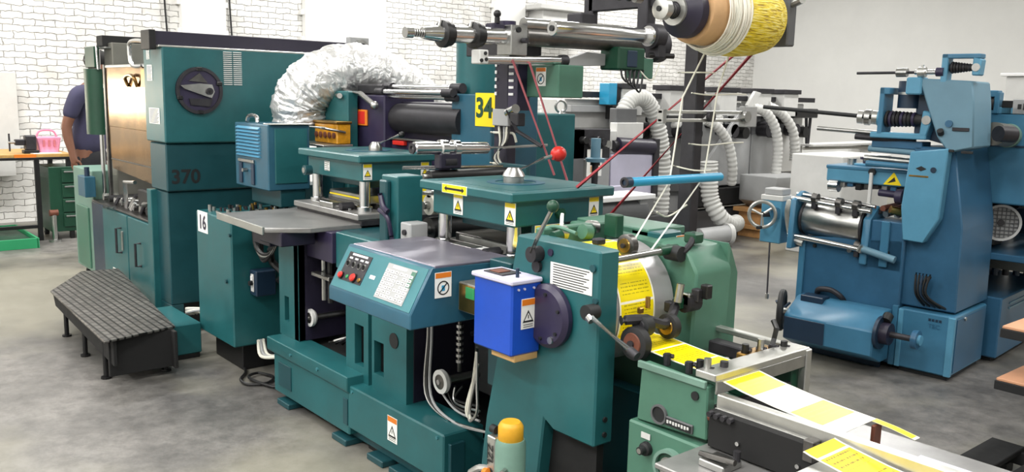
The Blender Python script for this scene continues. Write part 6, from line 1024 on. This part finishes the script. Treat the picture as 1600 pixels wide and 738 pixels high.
# ---- person
PB = V((-8.8, 2.22, 0)); F_ = V((0.64, 0.77, 0)).normalized(); S_ = V((0.77, -0.64, 0)).normalized()
def P3(f, s, z): return F_*f + S_*s + V((0, 0, z))
def skin_mesh(name, joints, bones, material, parent, subdiv=2, smooth=True):
    names = list(joints); me = bpy.data.meshes.new('mesh'); idx = {n: i for i, n in enumerate(names)}
    me.from_pydata([P3(*joints[n][:3]) for n in names], [(idx[a], idx[b]) for a, b in bones], [])
    o = bpy.data.objects.new(name, me); COL.objects.link(o); o.parent = parent
    sk = o.modifiers.new('skin', 'SKIN'); sk.use_smooth_shade = True
    sv = me.skin_vertices[0].data
    for n, i in idx.items():
        r = joints[n][3]; sv[i].radius = r if isinstance(r, tuple) else (r, r); sv[i].use_root = (i == 0)
    sd = o.modifiers.new('sub', 'SUBSURF'); sd.levels = subdiv; sd.render_levels = subdiv
    dg = bpy.context.evaluated_depsgraph_get(); ev = o.evaluated_get(dg); nm = bpy.data.meshes.new_from_object(ev)
    o.modifiers.clear(); o.data = nm; nm.materials.clear(); nm.materials.append(M[material])
    for p in nm.polygons: p.use_smooth = True
    OFF[o.name] = (0, 0, 0); return o
t = bpy.data.objects.new('person', None); COL.objects.link(t); t.location = PB; OFF['person'] = (0, 0, 0)
t['label'] = 'person in a navy shirt standing half hidden behind the green cabinets'; t['category'] = 'person'
J = {'pelvis': (0, 0, 0.98, (0.15, 0.12)), 'waist': (0.01, 0, 1.15, (0.145, 0.11)), 'chest': (0.03, 0, 1.38, (0.165, 0.12)), 'upper': (0.05, 0, 1.52, (0.10, 0.09)), 'neck': (0.08, 0, 1.62, 0.055), 'jaw': (0.14, 0, 1.70, 0.07), 'head': (0.135, 0, 1.79, 0.095), 'crown': (0.125, 0, 1.86, 0.06), 'nose': (0.225, 0, 1.765, 0.014)}
Bn = [('pelvis', 'waist'), ('waist', 'chest'), ('chest', 'upper'), ('upper', 'neck'), ('neck', 'jaw'), ('jaw', 'head'), ('head', 'crown'), ('jaw', 'nose')]
for nm, s in (('r', 1), ('l', -1)):
    J.update({nm+'sh': (0.03, 0.20*s, 1.53, 0.065), nm+'el': (-0.06, 0.27*s, 1.24, 0.046), nm+'fo': (-0.05, 0.275*s, 1.14, 0.044), nm+'wr': (-0.01, 0.28*s, 0.98, 0.03), nm+'pa': (0.0, 0.282*s, 0.93, (0.038, 0.022)),
              nm+'hip': (0.0, 0.10*s, 0.92, 0.095), nm+'kn': (0.02, 0.11*s, 0.50, 0.062), nm+'an': (-0.02, 0.12*s, 0.10, 0.042), nm+'to': (0.13, 0.13*s, 0.04, 0.038)})
    Bn += [('upper', nm+'sh'), (nm+'sh', nm+'el'), (nm+'el', nm+'fo'), (nm+'fo', nm+'wr'), (nm+'wr', nm+'pa'), ('pelvis', nm+'hip'), (nm+'hip', nm+'kn'), (nm+'kn', nm+'an'), (nm+'an', nm+'to')]
    for k, (df, ln) in enumerate(((-0.022, 0.075), (-0.007, 0.088), (0.008, 0.085), (0.022, 0.07))):
        J[nm+'f%da' % k] = (0.0 + df, 0.284*s, 0.895, 0.0095); J[nm+'f%db' % k] = (0.006 + df, 0.28*s, 0.895 - ln*0.5, 0.0088); J[nm+'f%dc' % k] = (0.018 + df, 0.268*s, 0.895 - ln, 0.0075)
        Bn += [(nm+'pa', nm+'f%da' % k), (nm+'f%da' % k, nm+'f%db' % k), (nm+'f%db' % k, nm+'f%dc' % k)]
    J[nm+'ta'] = (0.042, 0.272*s, 0.92, 0.011); J[nm+'tb'] = (0.055, 0.262*s, 0.885, 0.009); Bn += [(nm+'pa', nm+'ta'), (nm+'ta', nm+'tb')]
skin_mesh('body', J, Bn, 'skin', t)
J2 = {'chest': (0.03, 0, 1.38, (0.185, 0.14)), 'waist': (0.01, 0, 1.15, (0.19, 0.155)), 'hem': (0.0, 0, 0.93, (0.205, 0.18)), 'upper': (0.05, 0, 1.53, (0.11, 0.10)), 'collar': (0.075, 0, 1.59, 0.062)}
B2 = [('chest', 'waist'), ('waist', 'hem'), ('chest', 'upper'), ('upper', 'collar')]
for nm, s in (('r', 1), ('l', -1)): J2.update({nm+'s': (0.03, 0.205*s, 1.53, 0.082), nm+'e': (-0.045, 0.262*s, 1.29, 0.068)}); B2 += [('upper', nm+'s'), (nm+'s', nm+'e')]
skin_mesh('shirt', J2, B2, 'shirt', t)
J3 = {'w': (0, 0, 1.08, (0.165, 0.14)), 'p': (0, 0, 0.96, (0.18, 0.155))}; B3 = [('w', 'p')]
for nm, s in (('r', 1), ('l', -1)): J3.update({nm+'h': (0, 0.10*s, 0.86, 0.108), nm+'k': (0.02, 0.11*s, 0.5, 0.08), nm+'a': (-0.015, 0.12*s, 0.1, 0.07)}); B3 += [('p', nm+'h'), (nm+'h', nm+'k'), (nm+'k', nm+'a')]
skin_mesh('trousers', J3, B3, 'trousers', t)
def pmesh(name, mb): 
    mb.v = [tuple(P3(*p)) for p in mb.v]; return part(name, mb, t)
pmesh('hair', MB().sphere((0.115, 0, 1.83), 0.108, 'hair', (1.05, 0.92, 0.95)))
mb = MB()
for s in (1, -1): mb.sphere((0.216, 0.036*s, 1.79), 0.012, 'white', (0.6, 1, 0.8), 12); mb.sphere((0.2225, 0.036*s, 1.79), 0.006, 'ink', (0.5, 1, 1), 10)
pmesh('eyes', mb)
mb = MB()
for s in (1, -1): mb.sphere((0.13, 0.098*s, 1.775), 0.03, 'skin', (0.6, 0.35, 1.1), 12)
pmesh('ears', mb)
pmesh('mouth', MB().sphere((0.205, 0, 1.712), 0.026, 'rust', (0.35, 1, 0.28), 12))
for s in (1, -1): pmesh('shoe', MB().sphere((0.06, 0.125*s, 0.045), 0.06, 'black', (2.3, 0.85, 0.75)))
pmesh('badge', MB().box((-0.09, 0.13, 1.30), (-0.05, 0.15, 1.40), 'red', 0.002)) if 0 else None
